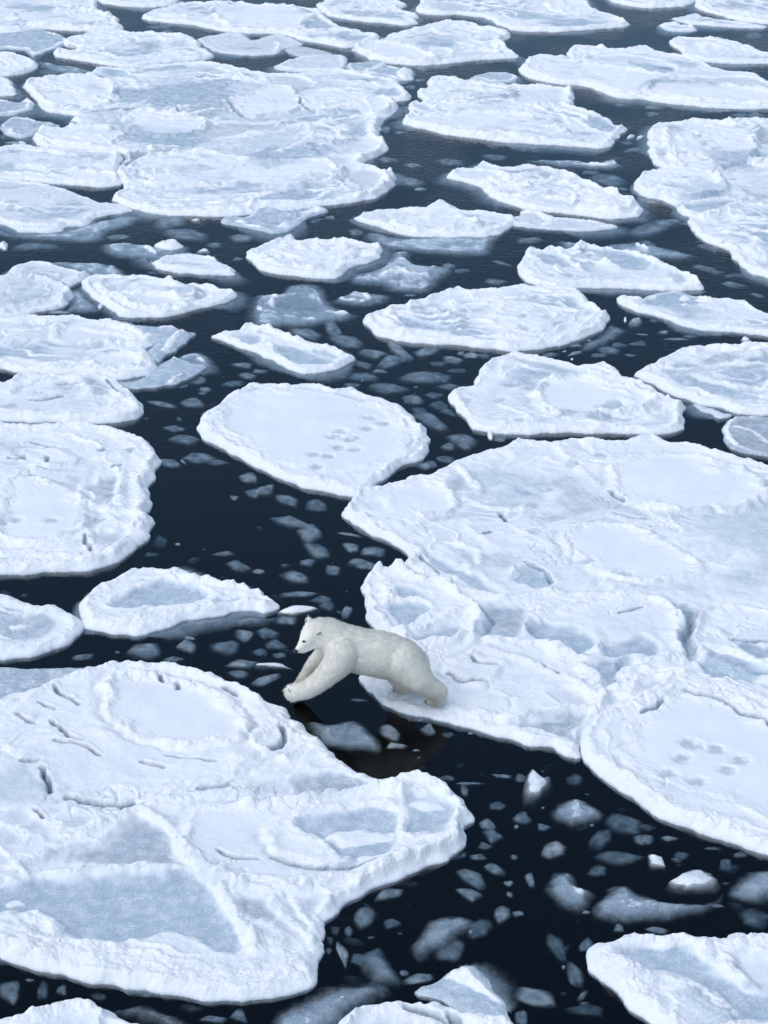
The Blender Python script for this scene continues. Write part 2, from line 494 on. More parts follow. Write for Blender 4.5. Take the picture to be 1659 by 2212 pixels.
    for md in mounds:
        pts, hh = md; hh *= 0.7
        Q = catmull(ground(pts), 2); I = near(Q)
        if not len(I): continue
        sd_ = sdist(qx[I], qy[I], Q)
        k = smooth(-0.03, 0.12, sd_)
        add[I] += hh * k * (0.8 + 0.6 * crumb2[I]); im[I] *= 1 - smooth(-0.03, 0.03, sd_); sm[I] *= 1 - smooth(-0.03, 0.03, sd_)
        rid[I] = np.where(sd_ > -0.02, len(names), rid[I]); names.append('snow_patch')
    for gr in grooves:
        pts, dep, ww = gr; ww *= 0.52
        Q = catmull(ground(pts), 3, False); I = near(Q, 0.5)
        if not len(I): continue
        dd = sdist(hx[I], hy[I], Q, False)
        add[I] -= 2.1 * dep * np.exp(-(dd / ww) ** 2); sm[I] = np.maximum(sm[I], 1.6 * np.exp(-(dd / (1.0 * ww)) ** 2))  # groove floor coloured as wet ice, with the gap's shade painted in
        # the far lip of a groove stands up as a broken slab edge
        Q2 = Q + np.array([0, ww * 1.9])
        add[I] += 0.22 * dep * np.exp(-(sdist(hx[I], hy[I], Q2, False) / (ww * 1.3)) ** 2)
    for (c_, r_, px, py) in paws:
        gx_, gy_ = ground(t(c_, r_, f'{px},{py}'))[0]
        rr = ((fx - gx_) / 0.13) ** 2 + ((fy - gy_) / 0.12) ** 2
        I = np.nonzero(rr < 6)[0]
        q = rr[I] + 0.5 * noise(fx[I] * 12, fy[I] * 12, s)
        add[I] += -0.024 * np.exp(-q ** 2 * 0.8) + 0.002 * np.exp(-(np.sqrt(np.maximum(q, 0)) - 1.35) ** 2 * 6)
        sm[I] = np.maximum(sm[I], 0.62 * np.exp(-q ** 2))
    hollow = (1 - np.clip(1.6 * crest, 0, 1)) * damp * smooth(0.12, 0.45, d)
    if len(plates) > 2: hollow *= 1.25 - 0.35 * inpl
    n1 = noise(fx * 0.6, fy * 0.8, s + 74) + 0.45 * noise(fx * 1.9, fy * 2.4, s + 75)
    sm = np.maximum(sm, bare * 0.9 * smooth(0.1, 0.6, n1) * hollow)
    sm = np.maximum(sm, 0.9 * seam * smooth(0.1, 0.3, d) * (1 - cr * 0.6))
    if not sub: im = np.maximum(im, min(0.40, 0.6 * bare) * hollow * (1 - 0.3 * inpl))
    im = np.maximum(im, 0.95 * bare * smooth(-0.4, 0.5, noise(fx * 0.5, fy * 0.6, s + 77) - 0.3 * n1 + 0.25 * noise(fx * 2.2, fy * 2.6, s + 78)) * hollow)
    z += (rough + fine - crev * cv) * damp * inside + add * smooth(-0.02, 0.12, d)
    # rim of crushed snow along the edge
    rw = rimw * (0.75 + 0.5 * noise(fx * 1.1, fy * 1.1, s + 40))
    rprof = np.exp(-((d - 0.62 * rw) / (0.5 * rw)) ** 2) * smooth(0.0, 0.12, d)
    z += rim * rprof * lumps * (0.55 + 1.25 * crumb2)
    z += 0.012 * crumb * rprof
    if ice or slush or len(pools):
        k = np.clip(rprof * 1.6 * lumps - 0.35, 0, 1) * (1 if rim > 0.02 else 0)
        im *= 1 - k; sm *= 1 - k
    if tilt != (0, 0):
        z += (fx - cx) * tilt[0] + (fy - cy) * tilt[1]
    # round the edge down into the sea and carry it on below as a foot of ice
    q_ = np.clip((d + 0.015) / (soft + 0.015), 0, 1); prof = np.sqrt(np.clip(1 - (1 - q_) ** 2, 0, 1)) if not sub else smooth(-0.04, soft, d)
    zb = h - 0.06 if sub else -0.02
    z = np.where(d < soft, zb + (z - zb) * prof - 1.7 * np.clip(-0.005 - d, 0, 1) + 0.004 * crumb * np.exp(-((d - 0.06) / 0.07) ** 2), z)
    z = np.maximum(z, -0.5)
    cr = np.maximum(cr * smooth(0.0, 0.2, d), 0.9 * rprof * (1 if rim > 0.015 else 0.3))
    tk = np.maximum(smooth(-0.02, fade, d + 0.03 * crumb * fade / 0.28), smooth(-0.02, 0.01, z))
    wet = 1 - smooth(-0.01, 0.05, z)
    im = np.maximum(im, 0.8 * wet)
    # crumbly rims lean out a little
    lean = 0.022 * rprof
    vx = fx + lean * noise(fx * 10, fy * 10, s + 60); vy = fy + lean * noise(fx * 10, fy * 10, s + 61)
    # the foot of the floe draws in below the waterline
    dg = d.reshape(sh); gdx = np.gradient(dg, axis=1).ravel() / ((x1 - x0) / (nx - 1)); gdy = np.gradient(dg, axis=0).ravel() / ((y1 - y0) / (ny - 1))
    gl = np.sqrt(gdx ** 2 + gdy ** 2) + 1e-3
    und = np.clip(-0.01 - d, 0, 1) * (0.0 if sub else 2.4)
    vx = vx + und * gdx / gl; vy = vy + und * gdy / gl
    rid = np.where((d < rimw * 0.95) & (rid == 0), len(names), rid); names.append('snow_rim')
    # faces
    idx = np.arange(nx * ny).reshape(sh)
    kq = keep[:-1, :-1] & keep[1:, :-1] & keep[:-1, 1:] & keep[1:, 1:]
    A = idx[:-1, :-1][kq]; B = idx[:-1, 1:][kq]; C = idx[1:, 1:][kq]; D = idx[1:, :-1][kq]
    F = np.stack([A, B, C, D], 1)
    V = np.stack([vx - cx, vy - cy, z], 1)
    Z = z.reshape(sh)
    dzdx = np.gradient(Z, axis=1) / ((x1 - x0) / (nx - 1)); dzdy = np.gradient(Z, axis=0) / ((y1 - y0) / (ny - 1))
    NN = np.stack([-dzdx.ravel(), -dzdy.ravel(), np.ones(nx * ny)], 1); NN /= np.linalg.norm(NN, axis=1)[:, None]
    TRI[0] += 2 * len(F)
    FT = None
    if foot > 0 and not sub:
        # pale ice foot spreading under water, patchy round the floe
        fe = foot * 1.5 * smooth(-0.15, 0.45, noise(fx * 0.45, fy * 0.45, s + 90)) + 0.10 * foot * crumb
        kf = ((d > -np.minimum(fe * 1.1, foot * 1.3)) & (d < 0.10) & (fe > 0.06)).reshape(sh)
        kk = kf[:-1:2, :-1:2][: (ny - 1) // 2, : (nx - 1) // 2]
        id2 = idx[::2, ::2]; k2 = kf[::2, ::2]
        q2 = k2[:-1, :-1] & k2[1:, :-1] & k2[:-1, 1:] & k2[1:, 1:]
        F2 = np.stack([id2[:-1, :-1][q2], id2[:-1, 1:][q2], id2[1:, 1:][q2], id2[1:, :-1][q2]], 1)
        if len(F2) > 30:
            u, inv = np.unique(F2, return_inverse=True)
            zf = -0.025 - 0.22 * np.clip(-d[u], 0, 1) + 0.02 * crumb[u] - 0.25 * np.clip(d[u], 0, 1)
            al = 0.8 * (1 - smooth(-0.02, 1.0, -d[u] / np.maximum(fe[u], 0.03))) * smooth(0.10, 0.02, d[u])
            FT = mesh_np('underwater_foot', np.stack([fx[u] - cx, fy[u] - cy, np.minimum(zf, -0.012)], 1), inv.reshape(F2.shape), M_SUB,
                         {'ice': np.ones(len(u)), 'slush': np.zeros(len(u)), 'thick': al, 'crumb': np.zeros(len(u))})
    R = np.full((ny - 1, nx - 1), -1, np.int32); R[kq] = rid[F].max(axis=1)
    root = empty(name, (cx, cy, 0)); tag(root, label, cat, group)
    if FT is not None: link(bpy.data.objects.new('underwater_foot', FT), root)
    for _ in range(3):
        lab = pieces(R)
        cnt = np.bincount(lab[lab >= 0])
        tiny = (lab >= 0) & (cnt[np.maximum(lab, 0)] < 40)
        if not tiny.any(): break
        for ax, sft in ((1, 1), (1, -1), (0, 1), (0, -1)):
            nb = np.roll(R, sft, ax); ok = tiny & (nb >= 0) & ~np.roll(tiny, sft, ax)
            R[ok] = nb[ok]; tiny &= ~ok
    lab = pieces(R)
    fr = lab[kq]; reg = R[kq]
    for r in np.unique(fr):
        FF = F[fr == r]; nm = names[reg[np.argmax(fr == r)]]
        if len(FF) < 4: continue
        u, inv = np.unique(FF, return_inverse=True)
        me = mesh_np(nm, V[u], inv.reshape(FF.shape), M_SUB if sub else M_ICE, {'ice': im[u], 'slush': sm[u], 'thick': tk[u], 'crumb': cr[u]}, NN[u])
        link(bpy.data.objects.new(nm, me), root)
    return root

AW = dict(h=0.035, rim=0.035, rub=0.04, ice=0.75, tex=0.02, cat='ice floe', name='awash_ice_floe', group='low wet ice floes awash in the sea')
SUB = dict(h=-0.07, rim=0.0, rub=0.03, ice=1.0, tex=0.03, cat='submerged ice', name='submerged_ice_slab', group='pale ice slabs just under the water', soft=0.3, skirt=0.14)
FAR = dict(rub=0.085, rim=0.08, h=0.13, tex=0.02)

# ---- farthest rows
floe('large snowy floe filling the top left corner of the picture',
     t(0,0,'-90,-60 600,-60 625,0 640,60 700,85 765,105 770,140 805,165 760,180 600,188 450,185 250,172 150,190 60,200 -90,200'), seed=1, **FAR,
     plates=[(t(0,0,'60,120 110,85 250,60 420,55 600,70 690,100 680,140 560,165 350,165 180,160'),0.03,0.06,0.4)])
floe('white floe cut by the top edge just right of the top left corner floe',
     t(0,0,'590,-70 640,-2 760,20 900,32 1050,27 1130,10 1200,-60'), seed=2, **FAR)
floe('broad far floe with a bare blue patch near its right end',
     t(0,0,'918,100 960,70 1060,45 1150,20 1250,8 1330,10 1450,5 1560,10 1659,30')+t(1,0,'60,25 230,30 330,45 420,60 470,110 520,150 600,180 660,185 720,210 795,215 790,240 700,270 620,290 540,290 440,270 300,250 200,215 100,205 0,205')
     +t(0,0,'1560,200 1460,190 1350,170 1230,145 1080,130 980,120'), seed=3, **FAR,
     pools=[t(1,0,'305,150 370,125 420,110 480,150 540,175 440,190 350,190')],
     plates=[(t(0,0,'1370,60 1420,30 1560,15 1659,25')+t(1,0,'100,35 250,45 370,95 370,120 300,150 320,190 200,200 60,195')+t(0,0,'1560,185 1450,150 1380,100'),0.03,0.05,0.5)])
floe('grey-blue slushy floe touching the left edge below the top left corner floe',
     t(0,0,'-90,205 0,200 100,195 230,175 330,195 420,225 440,258 390,290 330,310 210,352 160,310 0,302 -90,305'), seed=4, **{**AW,'h':0.05})
floe('white pointed floe with crushed snow at its right end, above the largest far floe',
     t(0,0,'408,262 440,235 520,225 570,195 660,200 780,190 860,205 1000,205 1150,215 1240,230 1290,270 1300,295 1390,350 1300,375 1150,385 1000,400 850,425 720,410 600,390 480,370 370,355 345,330 370,308 450,318 520,300 430,285'), seed=5, **FAR,
     grooves=[(t(0,0,'450,285 520,305 600,322'),0.08,0.06)])
floe('pale slab sunk under water below the pointed far floe',
     t(0,0,'200,358 350,380 500,400 640,432 560,452 450,458 300,430'), seed=6, **SUB)
floe('small white floe on the left edge beside a dark lead',
     t(0,0,'-90,335 0,335 100,340 200,370 242,410 210,440 120,470 0,480 -90,480'), seed=7, **FAR)
floe('narrow white ice lump on the left edge, above the lump with a snow knob',
     t(0,0,'-90,490 0,495 60,500 85,540 102,570 95,600 0,605 -90,600'), seed=8, **FAR)
floe('bluish ice cake with a snow knob at its right end, on the left edge',
     t(0,0,'-90,630 0,630 120,650 150,635 200,635 217,680 150,715 50,730 -90,745'), seed=9, **{**AW,'h':0.06},
     mounds=[(t(0,0,'130,650 200,637 214,680 170,700 180,660'),0.1)])
floe('bluish crumbled ice cake left of the largest far floe',
     t(0,0,'5,800 60,755 190,750 240,770 340,785 385,800 240,840 180,870 90,870 20,840'), seed=10, **{**AW,'h':0.06,'rub':0.1})
floe('thin flat grey floe wedged right of the pointed far floe',
     t(0,0,'1275,240 1380,215 1500,200 1570,205 1640,250')+t(1,0,'60,225 150,215 240,235 300,265 270,285 180,300 150,330 0,345')+t(0,0,'1560,340 1420,325 1340,290'),
     seed=11, h=0.07, rim=0.03, slush=0.45, rub=0.04, ridges=[(t(1,0,'130,265 160,285 130,320'),0.07,0.1)])
floe('thin grey ice wafer just under the broad far floe',
     t(1,0,'190,312 260,285 380,300 500,332 420,348 280,348'), seed=12, h=0.03, rim=0.02, slush=0.6, rub=0.03, name='awash_ice_floe', cat='ice floe', group='low wet ice floes awash in the sea')
floe('streaked bluish-white floe cut by the top edge near the middle',
     t(1,0,'390,20 440,0 470,-70 900,-70 930,0 985,20 935,50 1062,95 1030,115 1047,140 950,150 800,132 690,125 560,105 470,90 420,60'), seed=13, **FAR,
     pools=[(t(1,0,'720,95 820,75 920,65 900,90 780,105'),0.7)])
floe('long snowy floe on the top edge with a pointed right end',
     t(1,0,'1025,50 1060,20 1090,-70')+t(2,0,'440,-70 500,10 545,65 640,80 700,110 757,130 750,155 640,167 500,177 300,190 150,190 0,182')
     +t(1,0,'1620,165 1560,140 1480,100 1380,90 1300,80 1200,85 1090,75'), seed=14, **FAR,
     plates=[(t(2,0,'220,30 300,5 440,10 520,40 525,85 420,95 300,80'),0.04,0.05,0.3)],
     slushes=[(t(1,0,'1130,10 1300,5 1400,30 1380,75 1200,70'),0.5)])
floe('round snowy floe standing alone near the top middle, crushed ice at its left',
     t(1,0,'628,310 660,285 770,270 800,255 860,220 960,190 1060,165 1160,140 1280,130 1420,145 1470,170 1560,175 1640,200 1655,225 1590,262 1645,310')+t(2,0,'37,345 15,362')
     +t(1,0,'1500,370 1300,390 1180,402 1060,406 900,400 760,375 700,345'), seed=15, **FAR,
     plates=[(t(1,0,'640,310 700,280 840,275 1000,300 1130,350 1180,390 1060,400 880,390 740,360'),0.05,0.06,0.7)],
     slushes=[(t(1,0,'1270,340 1420,320 1560,335 1480,365 1300,378'),0.4),(t(1,0,'1120,310 1250,315 1260,350 1140,340'),0.4)],
     mounds=[(t(1,0,'1530,270 1590,255 1640,300 1560,310'),0.12)])
floe('small pale blue floe sitting on the far rim of the largest far floe',
     t(1,0,'118,415 230,375 330,350 480,345 580,352 592,375 565,440 440,447 330,452 230,447 150,437'), seed=16, h=0.09, rim=0.05, ice=0.45, rub=0.04)
floe('wet blue floe with two snow knobs touching the largest far floe',
     t(1,0,'590,400 700,390 750,375 840,380 852,405 930,425 1000,430 1022,470 1010,500 920,507 820,482 720,467 600,442'), seed=17, **{**AW,'h':0.05},
     ridges=[(t(1,0,'720,445 790,425 850,395'),0.12,0.12)], mounds=[(t(1,0,'930,445 980,430 1015,470 1000,500 930,495'),0.1)])

# ---- the largest far floe (several pancakes frozen together)
floe('largest far floe, many rubbly pancakes frozen together at upper left',
     t(0,0,'155,545 190,510 300,500 480,480 580,465 620,435 720,430 830,440 900,425 1000,410 1170,400 1330,395 1450,410 1560,435 1640,450')
     +t(1,0,'60,465 200,470 330,460 440,440 560,445 700,470 860,500 920,520 960,560 1008,600 990,630 900,645 932,670 900,710 840,760 812,800 800,850 820,890 857,930 830,970 780,1000 700,1030 690,1045 760,1075 840,1100 890,1102 912,1150 860,1210 780,1260 640,1290 460,1312 200,1330 0,1345')
     +t(0,0,'1659,1365 1500,1382 1250,1378 1050,1372 930,1350 830,1322 740,1290 735,1250 800,1205 780,1150 755,1110 775,1060 810,1010 780,975 600,962 430,948 300,940 220,905 215,870 260,835 400,830 500,790 460,762 480,735 330,710 270,690 240,640 190,590'),
     seed=20, h=0.12, rim=0.08, rub=0.10, tex=0.02, ring=0.3, slush=0.12,
     plates=[(t(0,0,'170,550 220,520 400,500 560,480 700,520 760,600 700,680 520,700 380,680 280,650'),0.03,0.06,0.2),
             (t(0,0,'820,760 950,720 1150,740 1300,760 1365,800 1300,850 1100,880 950,870 850,830'),0.04,0.06,0.4),
             (t(0,0,'230,880 300,830 500,820 700,820 800,860 780,910 600,940 400,930'),0.04,0.07,0.3),
             (t(0,0,'1480,660 1560,620 1659,600')+t(1,0,'80,560 190,560 260,610 300,690 230,730 100,740 0,750')+t(0,0,'1600,740 1510,700'),0.04,0.06,0.3),
             (t(1,0,'280,620 360,590 520,580 700,610 900,650 860,720 760,750 560,730 380,720 300,680'),0.05,0.06,0.3),
             (t(1,0,'430,950 600,910 760,880 840,930 800,980 700,1020 520,1010'),0.04,0.06,0.3),
             (t(0,0,'860,1060 1000,1010 1200,980 1450,1000 1659,1040')+t(1,0,'200,1040 450,1050 540,1090 560,1150 400,1200 200,1210 0,1200')+t(0,0,'1500,1190 1200,1210 1000,1200 880,1160'),0.04,0.07,0.2),
             (t(1,0,'560,1120 650,1080 820,1100 830,1150 760,1200 620,1190'),0.03,0.05,0.6)],
     slushes=[(t(0,0,'800,1000 900,975 1050,970 1150,950 1240,965 1060,990 900,1040 800,1080 760,1095 770,1050'),1.3),
              (t(0,0,'1380,800 1500,780 1659,790')+t(1,0,'150,780 100,830 0,840')+t(0,0,'1550,870 1400,890 1200,890'),0.6),
              (t(1,0,'80,490 200,480 300,500 400,540 300,570 200,560 120,540'),0.5),
              (t(1,0,'560,1130 700,1090 820,1120 830,1180 700,1230 560,1200'),0.5),
              (t(0,0,'700,1240 800,1210 870,1225 800,1240'),0.9)],
     pools=[(t(0,0,'800,1110 860,1080 930,1130 980,1180 880,1180'),0.6)],
     ridges=[(t(1,0,'430,1260 640,1260 780,1230 860,1170 890,1115'),0.12,0.2),(t(0,0,'740,1280 900,1330 1100,1350 1400,1355')+t(1,0,'0,1320 300,1300'),0.05,0.2)],
     mounds=[(t(1,0,'680,810 740,765 815,780 810,830 740,850'),0.16)],
     grooves=[(t(0,0,'1080,655 1130,690 1165,720'),0.08,0.05),(t(0,0,'1490,670 1520,700 1580,750'),0.08,0.05),(t(1,0,'280,630 310,690 380,725'),0.09,0.06),(t(0,0,'480,740 700,715 900,700'),0.06,0.06)])
floe('flat snowy floe on the left edge, pressed against the largest far floe',
     t(0,0,'-90,960 40,940 150,925 260,945 400,955 600,965 740,970 780,985 792,1020 755,1080 748,1110 792,1160 760,1182 650,1192 500,1182 350,1172 150,1152 -90,1142'), seed=21, h=0.12, rim=0.06, rub=0.10, tex=0.02, slush=0.1,
     slushes=[(t(0,0,'300,950 600,965 740,985 730,1010 560,1000 400,985'),0.5)],
     plates=[(t(0,0,'320,1110 450,1090 600,1100 730,1120 770,1160 650,1180 480,1170'),0.03,0.03,0.8)])
floe('smooth wet bluish floe at the left edge, half sunk under the flat one',
     t(0,0,'-90,1150 150,1162 350,1192 500,1240 640,1290 740,1305 830,1330 855,1350 640,1385 560,1440 440,1450 400,1475 300,1487 130,1482 50,1450 -90,1400'), seed=22, h=0.085, rim=0.04, rub=0.03, ice=0.42, tex=0.012,
     slushes=[(t(0,0,'150,1165 350,1190 600,1210 760,1210 800,1240 700,1240 560,1250 400,1210'),1.0)],
     ridges=[(t(0,0,'-40,1290 100,1330 250,1370 400,1420 520,1430 620,1400'),0.06,0.1),(t(0,0,'0,1400 100,1440 250,1460 420,1450'),0.06,0.1)])
floe('pale shelf under water along the near side of the smooth wet bluish floe',
     t(0,0,'-90,1420 100,1470 300,1475 450,1440 600,1400 800,1350 930,1370 880,1420 700,1480 690,1510 560,1540 350,1530 160,1520 0,1500 -90,1490'), seed=23, **{**SUB,'h':-0.05})
floe('blue crumbly ice awash below the near edge of the largest far floe',
     t(0,0,'1420,1412 1470,1385 1600,1385')+t(1,0,'0,1325 200,1330 350,1312 450,1330 445,1355 330,1390 280,1440 200,1480 100,1492 0,1465')+t(0,0,'1600,1455 1480,1432'), seed=24, **{**AW,'rub':0.1},
     mounds=[(t(1,0,'140,1450 190,1425 210,1450 160,1470'),0.1)])
floe('snowy far floe with a notched left side, right of the largest far floe',
     t(1,0,'1050,580 1112,555 1115,505 1160,488 1300,490 1330,512 1420,515 1500,530 1659,545')+t(2,0,'60,555 190,550 330,565 402,580 397,650 380,670 480,705 580,735 640,770 700,810 750,818 720,845 680,880 650,925 560,945 420,932 250,922 100,912 0,907')
     +t(1,0,'1500,890 1350,870 1200,847 1080,817 990,797 943,772 970,740 1060,712 1000,700 988,665 1035,643 1075,655 1090,640 1055,610'), seed=25, h=0.13, rim=0.08, rub=0.11, tex=0.02,
     plates=[(t(1,0,'960,770 1010,740 1200,750 1400,720 1600,740')+t(2,0,'0,730 200,780 350,850 450,900 300,910 0,890')+t(1,0,'1450,870 1200,830 1060,800'),0.04,0.05,0.4),
             (t(2,0,'0,560 200,560 380,590 370,640 200,690 60,680 0,640'),0.03,0.05,0.5)],
     pools=[(t(2,0,'480,770 570,745 640,775 700,820 640,850 540,840'),0.8),(t(1,0,'1000,670 1060,660 1150,690 1100,710 1030,705'),0.6)],
     ridges=[(t(2,0,'380,590 390,650 200,700 0,690'),0.07,0.12),(t(2,0,'540,935 640,905 680,880'),0.08,0.1)])
floe('low bluish wafer tucked behind the notched snowy floe',
     t(1,0,'1388,485 1530,455 1659,463')+t(2,0,'45,488 10,515')+t(1,0,'1560,527 1430,502'), seed=26, **{**AW,'h':0.06})
floe('long far floe of overlapping slabs running to the right edge',
     t(2,0,'45,435 90,405 92,372 140,350 250,350 350,365 358,330 400,295 580,295 660,315 800,320 960,330 1060,345 1190,365 1260,395 1310,435 1350,445 1500,460 1590,475 1640,505 1680,530 1850,560 1850,665 1659,687 1420,687 1250,677 1100,662 960,647 850,627 740,622 640,607 560,572 470,542 330,532 180,507 80,477'), seed=27, h=0.13, rim=0.07, rub=0.07, tex=0.015,
     slushes=[(t(2,0,'500,380 700,350 900,380 1050,410 1040,440 900,420 760,400 620,400'),0.45),(t(2,0,'1060,480 1300,490 1500,490 1640,530 1500,570 1300,530'),0.5)],
     pools=[(t(2,0,'760,405 900,395 1050,420 1060,450 980,470 870,465 800,440'),0.7)],
     plates=[(t(2,0,'865,570 920,535 1080,525 1300,545 1659,590 1800,610 1800,660 1600,670 1300,650 1050,640 900,620'),0.05,0.05,0.6),
             (t(2,0,'60,430 150,370 300,370 500,410 700,440 900,470 1040,490 900,540 860,600 700,600 500,540 250,510'),0.04,0.05,0.4)])
floe('small snow-capped ice sliver behind the long far floe of slabs',
     t(2,0,'735,312 780,292 880,288 930,322 850,330'), seed=28, h=0.12, rim=0.05, ice=0.2)
floe('lens-shaped snowy floe at the upper right, cut by the right edge',
     t(2,0,'1025,265 1060,235 1180,235 1330,240 1430,260 1560,300 1659,340 1800,360 1800,392 1659,397 1500,397 1300,390 1190,365 1110,345 1090,315'), seed=29, **FAR)
floe('snowy floe in the top right corner',
     t(2,0,'1190,25 1260,-60 1800,-60 1800,142 1659,140 1500,125 1380,95 1260,60'), seed=30, **FAR)
floe('low streak of wet snow-covered ice below the top right corner floe',
     t(2,0,'1040,105 1110,95 1180,75 1260,100 1400,120 1560,140 1650,155 1600,168 1400,160 1150,140'), seed=31, **{**AW,'h':0.06,'ice':0.4,'rub':0.1})
floe('small wet ice cake with a white lump, near the top right',
     t(2,0,'958,145 1050,130 1100,150 1180,155 1200,182 1080,190 1000,178'), seed=32, **{**AW,'ice':0.5}, mounds=[(t(2,0,'1140,160 1165,150 1180,168 1155,172'),0.12),(t(2,0,'970,145 1050,132 1100,152 1010,155'),0.05)])
floe('white floe cut by the top edge right of the middle',
     t(2,0,'600,-60 640,-5 700,12 860,37 1000,32 1150,17 1230,-60'), seed=33, **FAR)

# ---- big floe on the right edge, upper half
floe('large knobbly floe of joined pancakes on the right edge, upper half',
     t(2,0,'880,870 900,815 940,790 1080,780 1180,760 1280,775 1400,785 1450,760 1560,765 1659,770 1900,770 1900,1900 1659,1782')+t(2,1,'1560,90 1480,40 1442,0')
     +t(2,0,'1430,1642 1380,1592 1250,1542 1180,1482 1140,1432 1150,1390 1080,1352 1030,1302 950,1272 850,1252 800,1212 793,1175 820,1140 900,1110 1000,1085 950,1062 903,1020 888,950'),
     seed=34, h=0.14, rim=0.08, rub=0.10, tex=0.02,
     plates=[(t(2,0,'990,900 1030,830 1180,790 1400,800 1560,790 1600,860 1570,950 1540,1030 1400,1080 1200,1090 1040,1040 1000,970'),0.04,0.05,0.1),
             (t(2,0,'797,1180 860,1130 1000,1092 1200,1098 1300,1130 1390,1200 1380,1240 1250,1262 1100,1272 950,1262 830,1232'),0.05,0.07,0.2),
             (t(2,0,'1330,1150 1450,1090 1659,1060 1850,1060 1850,1300 1659,1290 1500,1270 1400,1210'),0.04,0.06,0.3)],
     pools=[(t(2,0,'1050,1310 1300,1290 1400,1280 1490,1295 1400,1330 1290,1365 1200,1370 1110,1340'),0.8)],
     slushes=[(t(2,0,'950,950 1000,960 1010,1000 960,1005'),0.8),(t(2,0,'1590,870 1659,840 1720,850 1700,920 1600,930'),0.9)],
     ridges=[(t(2,0,'1500,1270 1510,1300 1420,1350 1300,1390 1190,1400'),0.07,0.12),(t(2,0,'1590,960 1560,1010 1659,1060'),0.07,0.1)],
     grooves=[(t(2,0,'1430,1470 1530,1485 1659,1475'),0.1,0.05),(t(2,0,'1370,1570 1450,1575 1540,1570'),0.08,0.05),(t(2,0,'980,1195 1050,1205 1130,1210'),0.09,0.06),(t(2,0,'1090,1000 1130,990'),0.08,0.06)],
     paws=[(2,0,1210,885),(2,0,1245,935),(2,0,1320,975),(2,0,1130,1050),(2,0,1250,1040),(2,0,1480,830),(2,0,1130,1155),(2,0,1430,1165),(2,0,1500,1210)])
floe('rubbly leaf-shaped floe left of the knobbly right-edge floe',
     t(1,0,'1238,1125 1290,1090 1400,1080 1440,1050 1480,1033 1560,1065 1659,1075')+t(2,0,'60,1065 180,1070 300,1090 400,1110 480,1160 560,1190 640,1220 700,1250 800,1280 842,1330 837,1375 760,1392 640,1397 480,1382 300,1362 150,1347 30,1322 -30,1302')
     +t(1,0,'1590,1290 1500,1240 1450,1190 1350,1160 1270,1140'), seed=35, h=0.13, rim=0.09, rub=0.13, tex=0.02, ring=0.3,
     slushes=[(t(1,0,'1290,1110 1420,1095 1560,1110 1560,1150 1460,1160 1350,1145'),0.35)],
     plates=[(t(1,0,'1470,1190 1560,1165 1659,1160')+t(2,0,'150,1230 250,1250 100,1290 0,1270')+t(1,0,'1600,1260'),0.04,0.07,0.2),
             (t(2,0,'400,1280 480,1235 600,1230 700,1270 800,1330 700,1370 500,1360 420,1330'),0.03,0.08,0.1)])
floe('pale streaky slab awash behind the rubbly leaf-shaped floe',
     t(2,0,'60,1005 250,1000 400,1005 500,1025 600,1000 720,975 690,1020 750,1040 650,1070 450,1062 250,1045'), seed=36, **{**SUB,'h':-0.02},
     ridges=[(t(2,0,'250,1000 400,1015 550,1050 680,1030'),0.09,0.10),(t(2,0,'530,1020 640,990 715,975'),0.09,0.08)])
floe('oval blue-white floe with raised rim left of the rubbly leaf-shaped one',
     t(1,0,'638,1395 700,1370 820,1350 1000,1343 1200,1345 1350,1350 1500,1360 1640,1380 1700,1410 1659,1450 1600,1490 1500,1512 1300,1517 1100,1515 960,1502 850,1472 720,1432 660,1412'), seed=37, h=0.11, rim=0.09, rub=0.09, ice=0.28, tex=0.02,
     plates=[(t(1,0,'880,1440 960,1400 1100,1400 1300,1400 1450,1430 1380,1480 1180,1490 1000,1480'),0.02,0.08,0.0)])
floe('pale blue underwater shelf showing below the oval blue-white floe',
     t(1,0,'697,1468 800,1465 950,1500 1200,1500 1560,1490 1560,1540 1540,1605 1400,1625 1100,1610 850,1585 760,1555 710,1515'), seed=38, **{**SUB,'h':-0.035},
     ridges=[(t(1,0,'705,1480 740,1540 850,1580 960,1590'),0.07,0.09)])
floe('small white ice peak poking up behind the oval blue-white floe',
     t(1,0,'1085,1340 1160,1292 1200,1275 1280,1312 1310,1350 1200,1355'), seed=39, h=0.16, rim=0.03, ice=0.2, soft=0.4)
floe('wet blue sliver with snow crest right of the oval blue-white floe',
     t(2,0,'-60,1410 30,1385 60,1350 160,1350 260,1385 400,1400 550,1420 682,1447 600,1467 450,1477 300,1472 150,1457 0,1442'), seed=40, **{**AW,'h':0.06,'ice':0.5},
     ridges=[(t(2,0,'50,1370 160,1370 260,1420 220,1440'),0.08,0.1)])
floe('faint blue slab under water below the wet blue sliver',
     t(2,0,'280,1520 450,1530 560,1580 480,1600 330,1580'), seed=41, **SUB)
floe('submerged blue slab with a white crest, below the rubbly leaf-shaped floe',
     t(2,0,'560,1560 780,1530 1000,1565 1200,1620 1100,1650 880,1640 700,1610'), seed=42, **{**SUB,'h':-0.03}, ridges=[(t(2,0,'780,1525 830,1570 880,1600'),0.12,0.07)])

